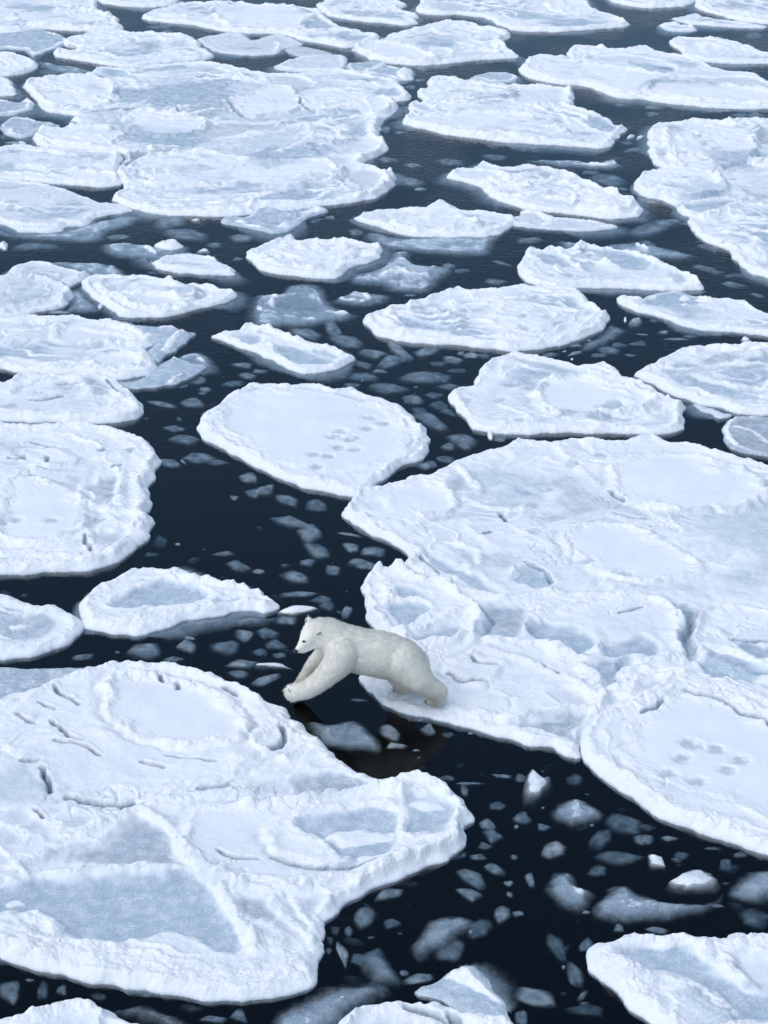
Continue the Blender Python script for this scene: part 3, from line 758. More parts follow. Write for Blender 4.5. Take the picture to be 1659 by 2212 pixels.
# ---- second band
floe('snowy floe with a jagged upper left tip, left of the curled-rim floe',
     t(1,1,'-70,-30 0,-65 60,-90 150,-120 210,-147 250,-137 262,-110 400,-110 560,-120 640,-105 760,-85 822,-80 815,-40 790,0 700,30 600,60 560,100 510,122 400,122 250,110 120,95 40,70 -20,30'), seed=43, h=0.14, rim=0.10, rub=0.10, tex=0.02,
     plates=[(t(1,1,'20,10 150,-30 300,-60 420,-60 560,-50 640,-30 600,20 480,60 300,70 120,55'),0.02,0.06,0.2)], slushes=[(t(1,1,'30,-40 150,-90 170,-60 60,0'),0.4)])
floe('submerged cluster of angular blue slabs right of the jagged-tip floe',
     t(1,1,'580,110 680,70 800,20 870,-60 1020,-60 1000,-20 1110,20 1290,20 1300,50 1200,130 1120,200 900,200 790,160 640,150'), seed=44, **{**SUB,'h':-0.045,'rub':0.08},
     ridges=[(t(1,1,'1150,40 1210,20 1290,40'),0.10,0.08),(t(1,1,'920,50 1000,95 1100,100'),0.10,0.08),(t(1,1,'810,100 930,80'),0.08,0.07),(t(1,1,'870,-50 1010,-50 960,0'),0.10,0.12)])
floe('large pale ice mass sunk under water below the jagged-tip floe',
     t(1,1,'-30,220 130,205 200,150 340,130 450,160 480,230 560,300 660,335 600,385 480,395 350,422 200,425 100,435 -60,400'), seed=45, **{**SUB,'h':-0.05,'rub':0.08},
     ridges=[(t(1,1,'0,215 120,210 100,290'),0.08,0.08),(t(1,1,'20,320 160,340'),0.07,0.08),(t(1,1,'200,360 370,380'),0.08,0.07),(t(1,1,'530,340 640,345'),0.08,0.08)])
floe('leaf-shaped submerged slab with a white raised patch in the middle',
     t(1,1,'468,255 560,212 640,188 760,200 885,218 835,272 700,292 560,284'), seed=46, **{**SUB,'h':-0.03},
     ridges=[(t(1,1,'550,240 650,200 740,250'),0.09,0.09),(t(1,1,'560,255 690,268'),0.06,0.08)])
floe('floe with a curled snow rim around two blue pools, right of centre',
     t(2,1,'35,80 48,30 75,-10 100,-60 150,-72 190,-45 260,-82 340,-50 430,-77 540,-75 640,-50 750,-40 870,-10 910,10 1000,40 1100,85 1180,118 1243,175 1222,197 1100,202 950,202 800,192 650,187 480,187 330,192 220,182 120,152 60,117'), seed=47, h=0.13, rim=0.10, rub=0.09, ring=0.4,
     pools=[t(2,1,'540,-10 660,-35 760,-20 900,30 915,55 850,88 700,72 620,30'), t(2,1,'160,-5 300,-20 350,20 445,72 350,77 200,40'), (t(2,1,'1010,120 1040,90 1120,110 1170,160 1060,165'),0.6)],
     ridges=[(t(2,1,'460,-70 430,-10 540,10 650,60 680,75'),0.10,0.13),(t(2,1,'90,-50 110,0 60,60'),0.06,0.12),(t(2,1,'300,-60 340,0 460,90'),0.08,0.10)], paws=[(2,1,250,120),(2,1,370,120)])
floe('oval floe with crusted rim and a blue pool at its left end, centre right',
     t(1,1,'693,400 720,365 800,345 860,315 960,300 1060,270 1130,245 1230,215 1320,188 1380,210 1500,210 1600,200 1659,190')+t(2,1,'60,185 130,190 170,163 220,180 330,200 420,210 480,250 540,310 600,345 632,375 612,430 560,470 450,512 350,547 250,567 120,587 0,594')
     +t(1,1,'1580,582 1400,567 1200,547 1000,537 860,512 770,482 720,430'), seed=48, foot=0.0, h=0.15, rim=0.11, rub=0.09, rimw=0.26,
     pools=[t(1,1,'925,395 985,390 1100,430 1225,460 1200,482 1050,470 960,450')],
     slushes=[(t(1,1,'770,375 900,325 1000,320 960,360 840,390'),0.4),(t(1,1,'1120,290 1250,240 1400,240 1380,280 1220,300'),0.35)],
     ridges=[(t(1,1,'880,470 850,400 930,350 1100,340 1250,380 1330,440 1240,500 1000,500 880,470'),0.08,0.12),(t(2,1,'300,290 380,340 440,340'),0.07,0.08)],
     paws=[(2,1,150,265),(2,1,60,395),(2,1,75,470),(2,1,230,395)])
floe('blue underwater foot of ice right of the crusted oval floe',
     t(2,1,'420,540 560,460 640,390 700,410 745,440 680,500 560,560 460,570'), seed=49, **{**SUB,'h':-0.06})
floe('wet blue-topped floe with a snowy left tongue, on the right edge',
     t(2,1,'668,250 740,243 830,258 900,235 1000,215 1120,220 1250,260 1400,265 1500,275 1580,330 1659,355 1800,380 1800,505 1659,497 1500,477 1350,467 1200,452 1080,422 980,382 880,352 800,337 720,300'), seed=50, h=0.08, rim=0.06, rub=0.05, ice=0.32,
     pools=[t(2,1,'850,255 1000,220 1130,225 1230,260 1220,300 1120,320 980,318 880,300')],
     mounds=[(t(2,1,'690,255 740,248 850,270 840,310 790,325 730,295'),0.06),(t(2,1,'1085,265 1120,253 1140,268 1110,275'),0.07),(t(2,1,'1090,300 1140,293 1155,310 1110,314'),0.06)],
     ridges=[(t(2,1,'1220,280 1400,275 1500,285 1570,330'),0.05,0.12)])
floe('low frosty blue floe on the left edge, beside the long lens-shaped one',
     t(0,1,'-90,150 40,130 60,70 150,35 240,23 340,40 450,70 590,100 540,130 500,150 440,190 480,220 460,260 400,310 250,340 150,370 60,387 -90,397'), seed=51, h=0.10, rim=0.06, rub=0.07, ice=0.42,
     plates=[(t(0,1,'-60,160 100,135 250,140 400,180 480,220 430,270 300,300 100,330 -60,340'),0.05,0.08,0.2)], ridges=[(t(0,1,'0,330 150,290 350,260 450,220'),0.06,0.13)])
floe('dim blue shelf under water behind the long lens-shaped floe',
     t(0,1,'240,20 380,-10 500,-5 690,5 800,45 880,105 700,115 560,110 420,60'), seed=52, **{**SUB,'h':-0.04}, mounds=[(t(0,1,'690,40 740,28 790,42 740,55'),0.08)])
floe('blue ice foot under water left of the long lens-shaped floe',
     t(0,1,'420,200 530,150 600,230 660,290 640,330 500,335 380,325 430,280'), seed=53, **{**SUB,'h':-0.03}, mounds=[(t(0,1,'600,255 640,255 640,275 610,275'),0.06)])
floe('long lens-shaped snowy floe with bluish right tip, left side',
     t(0,1,'528,150 570,125 660,113 800,120 880,110 980,120 1060,140 1160,160 1300,180 1380,183 1440,210 1500,208 1535,237 1500,262 1420,292 1280,322 1180,352 1050,372 900,377 780,372 730,332 660,292 600,242 540,197'), seed=54, h=0.14, rim=0.10, rub=0.06,
     plates=[(t(0,1,'640,180 760,150 900,160 1100,170 1280,220 1240,280 1120,330 950,340 830,310 740,260'),0.0,0.08,0.2)],
     slushes=[(t(0,1,'840,270 950,250 1100,250 1160,290 1080,330 900,325'),0.35)], ridges=[(t(0,1,'720,200 800,190 900,190 820,240 960,240 1150,260'),0.07,0.11)])
floe('small white sliver of ice with a blue skirt in the left upper lead',
     [(318,548),(330,560),(352,547),(400,544),(440,547),(478,560),(512,586),(440,586),(380,582),(340,573)], seed=55, h=0.08, rim=0.06, rub=0.05, ice=0.35,
     ridges=[([(320,552),(335,565),(355,572),(400,578)],0.06,0.1)])
floe('small bright ice cake above the white sliver in the left upper lead',
     t(0,0,'1008,1567 1060,1548 1130,1545 1185,1570 1150,1595 1050,1593'), seed=56, h=0.12, rim=0.05)
floe('pale slab lying under the small bright ice cake in the left upper lead',
     t(0,0,'630,1565 700,1530 900,1540 1100,1570 1300,1600 1440,1640 1300,1670 1000,1660 800,1640 680,1610'), seed=57, **{**SUB,'h':-0.06}, mounds=[(t(0,0,'915,1568 980,1580 1042,1622 990,1620 940,1595'),0.12)])

# ---- third band
floe('wide frosted floe with two shallow rings on the left edge',
     t(0,1,'-90,402 100,392 190,375 300,385 450,380 600,395 720,400 800,420 880,460 990,490 1027,520 1000,550 940,580 970,620 1012,690 980,742 900,762 780,777 650,767 560,747 400,747 250,742 100,727 0,707 -90,702'), seed=58, h=0.13, rim=0.07, rub=0.06, slush=0.12,
     plates=[(t(0,1,'320,500 380,440 520,420 700,430 860,470 960,520 880,560 650,570 400,560'),-0.01,0.06,0.2),(t(0,1,'570,650 700,620 850,620 930,660 920,710 760,730 620,710'),-0.01,0.04,0.6)],
     ridges=[(t(0,1,'0,560 150,500 280,470'),0.06,0.15),(t(0,1,'0,640 200,680 500,720 700,735 900,720'),0.05,0.1)],
     slushes=[(t(0,1,'340,500 420,460 600,470 800,510 850,550 650,560 400,550'),0.3),(t(0,1,'580,660 720,630 900,650 900,700 750,715 640,700'),0.3)])
floe('blue wet shelf with a snowy rim right of the wide frosted floe',
     t(0,1,'720,395 820,400 880,425 1000,435 1130,440 1180,465 1278,480 1230,512 1130,592 1060,622 1020,660 960,600 1000,540 900,470'), seed=59, h=0.04, rim=0.02, ice=0.8, rub=0.03, name='awash_ice_floe', group='low wet ice floes awash in the sea',
     ridges=[(t(0,1,'1050,445 1140,450 1180,470 1110,540 1070,600'),0.08,0.10)])
floe('tilted clear blue ice slab below the wide frosted floe',
     t(0,1,'700,790 860,785 1000,715 1100,640 1230,665 1340,690 1290,722 1170,792 1080,812 900,835 780,820'), seed=60, h=0.02, rim=0.0, ice=1.0, rub=0.02, name='awash_ice_floe', group='low wet ice floes awash in the sea',
     ridges=[(t(0,1,'1095,640 1230,667 1335,688'),0.05,0.05),(t(0,1,'1100,800 1170,760'),0.05,0.05)])
floe('rounded blue slab sunk behind the tilted clear ice slab',
     t(0,1,'1060,640 1150,600 1260,570 1370,600 1418,660 1380,700 1280,730 1150,690'), seed=61, **{**SUB,'h':-0.06}, ridges=[(t(0,1,'1290,640 1350,665'),0.08,0.05)])
floe('small boat-shaped floe with a thick snow ridge and blue pool',
     t(0,1,'1368,502 1430,485 1540,470 1560,440 1620,428 1659,438')+t(1,1,'40,448 100,452 200,488 240,522 340,542 440,568 560,598 622,620 633,650 582,690 480,717 380,737 290,737 200,702 100,652 0,607')+t(0,1,'1580,577 1480,542'), seed=62, h=0.11, rim=0.06, rimw=0.16, rub=0.04,
     pools=[t(1,1,'110,605 200,575 300,590 420,640 520,662 480,682 380,697 260,680 160,640'), (t(0,1,'1490,505 1600,488 1700,515 1720,545 1640,570 1560,540'),0.7)],
     ridges=[(t(0,1,'1550,455 1620,450 1690,470')+t(1,1,'100,480 200,515 330,570 440,600 560,630'),0.13,0.15),(t(1,1,'90,570 110,600 60,610'),0.05,0.08)])
floe('round-ended snowy floe with a looping ridge, on the left edge',
     t(0,1,'-90,815 0,808 60,790 160,765 300,753 440,760 560,753 680,765 760,800 830,850 880,890 918,960 907,1020 820,1047 700,1057 560,1062 400,1057 200,1052 0,1047 -90,1047'), seed=63, h=0.15, rim=0.10, rimw=0.25, rub=0.08,
     ridges=[(t(0,1,'60,880 120,860 250,820 420,800 560,810'),0.09,0.10),(t(0,1,'200,915 330,915 480,880 560,850'),0.05,0.08),(t(0,1,'690,800 740,860 790,910 720,980'),0.06,0.10)],
     grooves=[(t(0,1,'190,925 280,930 400,910'),0.06,0.05),(t(0,1,'380,830 440,835 540,830'),0.06,0.04),(t(0,1,'700,815 740,860 780,890'),0.06,0.04)],
     mounds=[(t(0,1,'535,960 590,938 650,955 620,975 560,975'),0.05)])
floe('smooth dome of snow with a line of paw prints, alone in the dark lead',
     t(0,1,'1287,1080 1320,1010 1400,960 1480,890 1560,850 1610,813 1659,820')+t(1,1,'100,820 210,813 240,835 310,820 420,830 520,857 630,838 710,890 800,905 860,923 950,960 1010,1020 1080,1080 1112,1140 1128,1190 1112,1240 1080,1282 980,1322 900,1372 820,1432 740,1482 660,1522 600,1532 500,1512 400,1492 280,1462 150,1412 50,1362')
     +t(0,1,'1659,1340 1560,1292 1440,1222 1340,1172 1293,1120'), seed=64, foot=0.0, bare=0.3, h=0.17, rim=0.08, rimw=0.30, rub=0.05, ring=0.8, tex=0.008,
     plates=[(t(0,1,'1420,1050 1540,920 1659,880')+t(1,1,'200,880 450,900 650,950 850,1000 950,1080 960,1180 900,1270 760,1350 600,1390 400,1390 200,1350 0,1280')+t(0,1,'1560,1200 1440,1130'),0.01,0.015,0.9)],
     slushes=[(t(1,1,'1020,1200 1090,1180 1110,1230 1040,1270 980,1290'),0.6)],
     paws=[(1,1,735,1045),(1,1,830,1080),(1,1,720,1115),(1,1,545,1140),(1,1,505,1175),(1,1,600,1190),(1,1,640,1180),(1,1,535,1240),(1,1,640,1250),(1,1,375,1292),(1,1,465,1300),(1,1,390,1375)])
floe('snowy floe with an oval inner plate holding a blue pool, right side',
     t(1,1,'1238,900 1270,860 1300,838 1380,835 1430,810 1423,770 1460,700 1530,650 1659,613')+t(2,1,'80,620 180,640 300,665 420,700 540,735 660,760 760,770 850,810 930,850 1000,900 1080,940 1138,960 1108,1000 1118,1060 1112,1100 1040,1122 900,1132 720,1122 500,1122 300,1122 150,1127 0,1132')
     +t(1,1,'1540,1122 1400,1092 1350,1022 1290,960'), seed=65, foot=0.0, h=0.15, rim=0.09, rimw=0.22, rub=0.07,
     plates=[(t(2,1,'140,900 180,835 240,800 400,790 560,808 700,830 860,880 930,950 850,1005 650,1035 450,1040 280,1015 170,965'),0.03,0.07,0.85)],
     pools=[t(2,1,'538,987 620,950 720,932 812,985 680,1002')],
     slushes=[(t(2,1,'880,870 980,890 1000,920 930,940'),0.5),(t(2,1,'640,1080 850,1060 980,1020 1090,980 1090,1040 1000,1080 800,1105'),0.55)],
     ridges=[(t(2,1,'200,1000 400,1050 650,1040 850,1010 990,960 1010,920'),0.07,0.12),(t(2,1,'600,850 720,880 760,900'),0.06,0.09)],
     mounds=[(t(2,1,'1045,1030 1090,1010 1110,1030 1080,1060'),0.08),(t(2,1,'1025,1080 1080,1065 1110,1085 1060,1100'),0.08),(t(2,1,'725,940 770,930 800,950 760,970'),0.05)],
     paws=[(1,1,1370,930),(1,1,1580,925),(1,1,1640,835),(2,1,75,790),(2,1,15,840)])
floe('thin wedge of snow-covered ice behind the floe with the oval plate',
     t(2,1,'425,690 520,680 598,662 650,695 725,768 620,752 500,717'), seed=66, h=0.10, rim=0.05, ice=0.15)
floe('pooled snowy floe cut by the right edge at mid height',
     t(2,1,'788,740 890,700 970,645 1050,605 1150,575 1250,570 1340,568 1450,565 1560,558 1659,560 1850,560 1850,1015 1659,1007 1480,1002 1380,967 1250,942 1150,912 1060,882 1000,862 900,802 830,762'), seed=67, foot=0.0, h=0.14, rim=0.06, rub=0.10, tex=0.02,
     pools=[t(2,1,'1480,685 1560,640 1659,610 1780,620 1780,690 1600,692'),(t(2,1,'1480,855 1560,840 1590,880 1500,885'),0.7)],
     slushes=[(t(2,1,'1180,600 1300,590 1400,600 1330,630 1220,625'),0.4)], ridges=[(t(2,1,'1380,640 1480,620 1600,620'),0.08,0.12)],
     mounds=[(t(2,1,'1110,830 1160,810 1230,800 1160,845'),0.06)])
floe('thin dark grey disc of new ice with a pale raised rim, right edge',
     t(2,1,'1372,1090 1390,1050 1440,1030 1560,1018 1659,1018 1850,1030 1850,1275 1659,1272 1530,1252 1440,1232 1388,1180'), seed=68, foot=0.0, h=0.05, rim=0.04, rimw=0.14, rub=0.02, slush=1.25, tex=0.006, name='young_ice_disc', cat='ice floe', group='pancake ice floes',
     ridges=[(t(2,1,'1440,1040 1400,1090 1400,1150 1450,1210'),0.05,0.07),(t(2,1,'1450,1090 1560,1120 1659,1190'),0.015,0.05)])
floe('narrow sunken ice splinter beside the dark grey disc',
     t(2,1,'1170,932 1250,950 1350,990 1415,998 1410,1015 1340,1020 1240,980'), seed=69, h=0.03, rim=0.02, ice=0.5, name='ice_splinter', group='pancake ice floes', soft=0.08)

# ---- the big conglomerate the bear leaps from
floe('largest near floe at right, frozen pancakes the bear springs from',
     t(1,1,'553,1640 600,1590 640,1532 740,1490 800,1485 880,1450 970,1430 985,1405 1100,1398 1180,1370 1280,1320 1400,1280 1490,1248 1580,1230 1659,1178')
     +t(2,1,'60,1178 200,1180 290,1185 420,1163 560,1175 680,1180 790,1165 850,1138 930,1143 990,1180 1100,1195 1220,1215 1350,1250 1500,1290 1659,1340 1900,1370')
     +t(2,2,'1900,1300 1700,1260 1400,1150 1200,1100 1000,1160 800,1230 640,1300 520,1360 460,1440 440,1560 350,1540 250,1502 130,1482 0,1447')
     +t(1,2,'1480,1402 1350,1362 1180,1322 1080,1292 960,1272 880,1242 800,1202 740,1142 680,1068 720,950 765,850 785,760 740,690 710,600 693,520 688,440 720,383 780,363 870,343 940,338 975,290 970,250 920,202 820,152 700,92 600,32'),
     seed=70, foot=0.0, bare=0.45, h=0.12, rim=0.07, rimw=0.22, rub=0.06, ring=0.35, tex=0.014,
     plates=[(t(1,1,'580,1650 650,1550 760,1500 900,1470 1060,1450 1160,1470 1240,1500 1300,1560 1290,1620')+t(1,2,'1200,20 1000,65 850,85 700,45'),0.03,0.05,0.8),
             (t(2,1,'640,1400 700,1330 800,1290 1000,1270 1200,1300 1400,1350 1560,1420 1640,1500 1640,1580 1500,1640 1300,1659 1000,1640 800,1600 680,1520'),0.04,0.05,0.85),
             (t(2,2,'330,170 400,100 550,60 700,80 900,150 1080,250 1200,350 1180,430 1000,460 800,440 560,370 400,270'),0.03,0.04,0.85),
             (t(1,2,'690,440 722,385 870,347 950,372 1080,420 1200,470 1330,550 1430,600 1445,700 1430,800 1300,850 1050,862 900,800 800,740 722,620'),0.03,0.11,0.2),
             (t(1,2,'1060,880 1200,850 1400,820 1659,815')+t(2,2,'100,820 260,880 400,980 520,1080 625,1200 540,1280 400,1290 200,1300 0,1340')+t(1,2,'1500,1330 1200,1262 1000,1200 850,1110 820,1000 900,920'),0.03,0.07,0.1),
             (t(2,2,'60,770 130,680 260,640 420,600 600,570 750,540 900,545 1000,570 1080,630 1092,750 1080,830 1110,900 1080,960 980,980 850,972 700,1000 560,1080 420,960 250,860'),0.03,0.09,0.1),
             (t(2,2,'1200,660 1280,620 1450,600 1659,650 1850,670 1850,1110 1659,1080 1400,1000 1250,950 1190,930 1200,800'),0.03,0.07,0.2),
             (t(1,2,'1240,1010 1300,960 1420,930 1480,950 1590,960 1620,1000 1490,1105 1400,1112 1280,1062'),0.035,0.03,0.5)],
     pools=[(t(1,2,'1090,240 1250,310 1400,380 1560,480 1680,535 1560,542 1400,482 1250,402 1130,330'),0.75),
            t(2,2,'10,422 40,350 110,318 190,370 275,455 200,482 100,462'),
            t(1,2,'885,500 960,480 1080,520 1125,570 1000,572 900,560'), t(1,2,'825,612 900,590 1100,610 1130,660 1020,722 970,782 920,740 885,690'),
            (t(1,2,'990,825 1150,762 1300,720 1340,760 1290,822 1150,857 1050,858'),0.8),
            t(2,2,'103,772 180,713 300,738 480,788 545,860 500,920 450,962 300,882 160,822'), t(2,2,'600,852 800,813 900,818 972,922 880,947 720,950 600,945'),
            t(2,2,'480,992 700,960 800,972 720,1052 690,1097 600,1082'),
            (t(2,2,'1330,722 1420,722 1430,800 1345,762'),0.7), t(2,2,'1430,832 1659,850 1850,860 1850,960 1560,932'), t(2,2,'1200,962 1300,880 1480,950 1659,1002 1720,1062 1400,1092 1250,1022')],
     slushes=[(t(1,1,'1190,1470 1250,1420 1300,1375 1400,1480 1445,1535 1320,1512'),0.7),
              (t(1,2,'1440,600 1550,560 1659,590')+t(2,2,'100,620 70,700 50,800')+t(1,2,'1640,822 1500,802 1450,700'),0.75),
              (t(2,2,'960,552 1100,580 1235,610 1205,700 1192,830 1197,920 1110,962 1105,860 1085,770 1095,650'),1.25),
              (t(2,2,'0,1360 300,1330 500,1310 440,1440 425,1490 200,1425 0,1392')+t(1,2,'1600,1380'),1.0),
              (t(1,2,'1250,190 1400,240 1450,290 1420,330 1300,280'),0.6), (t(1,1,'690,1600 780,1580 850,1580 860,1640 760,1650'),0.4),
              (t(1,2,'700,1080 860,1120 1080,1180 1110,1240 960,1240 840,1190 760,1130'),0.55), (t(2,2,'820,1090 1000,1070 1040,1080 900,1150 780,1190'),0.6),
              (t(2,2,'250,1170 400,1130 500,1180 530,1240 380,1250'),0.45), (t(2,1,'440,1250 380,1180 430,1180 520,1270'),0.3),
              (t(1,1,'1420,1310 1600,1270 1659,1300 1600,1340 1480,1340'),0.4)],
     ridges=[(t(1,1,'1325,1370 1400,1440 1460,1540'),0.07,0.09),(t(1,2,'960,330 1050,280 1020,210 930,180 800,110 650,40'),0.05,0.14),
             (t(1,2,'980,340 1100,400 1300,490 1500,540 1659,545')+t(2,2,'100,530 250,510'),0.06,0.12),
             (t(1,2,'890,580 1000,575 1130,610'),0.08,0.06),(t(1,2,'960,800 1060,780 1200,710 1360,630'),0.08,0.12),(t(1,2,'830,470 870,520 850,590'),0.09,0.12),
             (t(2,2,'20,170 150,190 270,230'),0.04,0.1),(t(2,2,'500,910 550,890 560,870'),0.05,0.07),(t(2,2,'710,1040 850,1010 1000,1030 1110,1060'),0.09,0.09),
             (t(2,2,'640,1130 720,1110 800,1080 780,1160'),0.09,0.09),(t(2,2,'1300,880 1480,930 1659,990'),0.06,0.1),(t(2,2,'230,520 500,520 740,530 900,545'),0.06,0.1),
             (t(2,1,'290,1200 420,1350 560,1470 700,1560'),0.05,0.12),(t(1,2,'1400,905 1500,890 1659,930')+t(2,2,'150,990 300,1050 480,1140 530,1210'),0.07,0.10),
             (t(2,1,'1280,1380 1330,1400 1400,1350 1500,1380'),0.06,0.12)],
     grooves=[(t(2,1,'630,1515 660,1545 725,1578'),0.07,0.045),(t(1,2,'1390,930 1410,965 1490,985 1570,990'),0.06,0.05),(t(1,2,'1240,1050 1330,1095 1490,1112'),0.07,0.05),
              (t(2,2,'690,5 780,30 870,40'),0.07,0.05),(t(2,2,'100,315 190,360 270,440'),0.05,0.05),(t(2,2,'200,990 260,1020 310,1040'),0.07,0.05),(t(2,2,'690,655 760,645 840,620'),0.06,0.04),
              (t(2,2,'1430,825 1550,828 1659,835'),0.06,0.06),(t(1,2,'1070,290 1130,340 1200,390'),0.06,0.05),(t(1,2,'1590,0 1620,40'),0.08,0.06),(t(1,2,'1470,130 1530,105'),0.07,0.06)],
     mounds=[(t(2,2,'-20,370 20,340 50,360 40,400 0,420'),0.09),(t(1,2,'1375,385 1395,372 1415,385 1395,395'),0.05)],
     paws=[(2,1,395,1340),(2,1,330,1450),(2,1,90,1525),(2,1,130,1610),(2,1,230,1510),(2,1,570,1280),(2,2,140,120),(2,2,490,320),(2,2,730,400)])
floe('round thick-rimmed snowy floe with a few paw prints, right edge below the bear',
     t(2,2,'440,1440 470,1390 540,1310 680,1260 800,1190 950,1130 1100,1070 1250,1058 1400,1090 1560,1140 1659,1200 1900,1270')
     +t(2,3,'1900,585 1659,527 1560,502 1400,452 1200,382 1000,302 850,222 700,112 600,42 540,-8')+t(2,2,'490,1602 440,1530'),
     seed=71, foot=0.0, bare=0.4, h=0.19, rim=0.10, rimw=0.34, rub=0.06, ring=0.8, tex=0.008,
     plates=[(t(2,2,'800,1310 950,1230 1130,1180 1300,1200 1450,1270 1600,1350 1800,1420')+t(2,3,'1800,300 1500,230 1200,140 950,60 760,-60')+t(2,2,'760,1480'),-0.02,0.02,0.9)],
     ridges=[(t(2,2,'1120,1120 1180,1140 1300,1160 1420,1200 1540,1260 1659,1320 1850,1400'),0.10,0.13),(t(2,2,'560,1340 700,1300 850,1240 980,1190'),0.07,0.14)],
     grooves=[(t(2,2,'1130,1160 1200,1185 1300,1195 1400,1240 1500,1305 1600,1335 1700,1390'),0.10,0.05),(t(2,2,'840,1300 900,1280 980,1230'),0.05,0.05)],
     paws=[(2,2,1140,1490),(2,2,1185,1510),(2,2,1320,1535),(2,2,1100,1590),(2,2,1480,1605),(2,3,1200,80),(2,3,1390,10),(2,3,1010,30)])

# ---- left side, near half
floe('wide snowy floe on the left edge with grey frosted hollows near its right end',
     t(0,1,'-90,1090 0,1078 100,1085 240,1085 400,1068 500,1078 600,1090 740,1115 780,1125 830,1128 900,1165 965,1192 990,1240 1033,1310 1012,1370 987,1430 970,1500 977,1600 955,1650')
     +t(0,2,'970,0 987,50 962,130 902,190 832,250 760,300 650,337 500,357 300,364 150,377 0,382 -90,382'), seed=72, foot=0.0, bare=0.5, h=0.17, rim=0.10, rimw=0.30, rub=0.08, tex=0.014,
     plates=[(t(0,1,'140,1270 220,1250 340,1270 490,1310 500,1350 420,1370 300,1360 200,1320'),0.05,0.02,0.7),(t(0,1,'0,1520 150,1450 350,1470 500,1560 560,1659')+t(0,2,'560,60 500,150 300,190 0,190'),0.02,0.04,0.8)],
     slushes=[(t(0,1,'560,1510 660,1455 785,1405 785,1500 745,1590 640,1560'),0.85),(t(0,1,'870,1470 910,1450 925,1500 890,1530'),0.7),(t(0,2,'600,140 780,115 865,105 720,225 650,200'),0.6),(t(0,2,'700,0 820,10 900,50 800,70 720,40'),0.4)],
     ridges=[(t(0,1,'480,1540 600,1610 740,1650'),0.06,0.12),(t(0,2,'540,30 560,150 600,240'),0.06,0.1),(t(0,1,'630,1310 780,1290 900,1240'),0.07,0.1),(t(0,1,'800,1420 790,1520 800,1640'),0.08,0.12)],
     grooves=[(t(0,1,'212,1198 280,1222 360,1228'),0.09,0.05),(t(0,1,'730,1365 780,1350'),0.06,0.05),(t(0,1,'300,1310 310,1345'),0.07,0.05),(t(0,1,'640,1260 680,1250'),0.07,0.06),(t(0,1,'60,1300 120,1310 160,1300'),0.06,0.07),(t(0,2,'550,160 560,210 590,250'),0.06,0.05)],
     paws=[(0,2,95,50),(0,2,10,70),(0,2,340,60),(0,2,640,45),(0,1,830,1265)])
floe('small rounded snow-covered floe at the left edge beside the pool floe',
     t(0,2,'-90,508 30,515 110,545 200,575 290,600 370,598 440,630 500,670 533,710 512,770 450,812 350,862 240,902 120,917 0,922 -90,922'), seed=73, foot=0.0, h=0.18, rim=0.05, rimw=0.3, rub=0.05)
floe('boat-shaped floe with a thick white rim around one pale blue pool',
     t(0,2,'503,575 540,540 590,490 660,440 700,433 780,385 860,353 980,343 1080,355 1170,343 1250,385 1340,420 1430,445 1520,455 1612,448 1628,485')+t(1,2,'0,492 45,488 90,540 150,595 60,625')
     +t(0,2,'1659,612 1560,605 1480,625 1380,645 1240,665 1130,702 1000,747 880,767 760,767 650,747 570,722 530,682'), seed=74, foot=0.25, h=0.17, rim=0.10, rimw=0.34, rub=0.03, soft=0.2,
     pools=[t(0,2,'712,600 800,540 870,490 960,455 1080,433 1180,450 1300,490 1375,540 1330,582 1200,602 1050,600 900,617 780,612'),(t(0,2,'1400,520 1520,520 1600,560 1500,590 1400,600'),0.7)],
     ridges=[(t(0,2,'1250,420 1400,470 1600,470'),0.07,0.12),(t(0,2,'1350,560 1440,545 1480,550'),0.05,0.10),(t(0,2,'680,690 800,710 900,700'),0.03,0.1)])
floe('dim blue ice foot under water below the boat-shaped pool floe',
     t(0,2,'1000,740 1130,695 1300,660 1480,620 1659,600')+t(1,2,'80,620 180,610 150,650 20,690')+t(0,2,'1500,690 1300,720 1230,760 1100,770'), seed=75, **{**SUB,'h':-0.08})
floe('grey frost-crusted thin ice behind the big lower left floe',
     t(0,2,'-90,985 0,985 200,985 400,980 600,972 700,975 640,1010 420,1085 250,1150 0,1200 -90,1215'), seed=76, foot=0.0, h=0.035, rim=0.015, slush=0.95, rub=0.02, tex=0.015, ring=0.0, name='young_ice_sheet', soft=0.08)

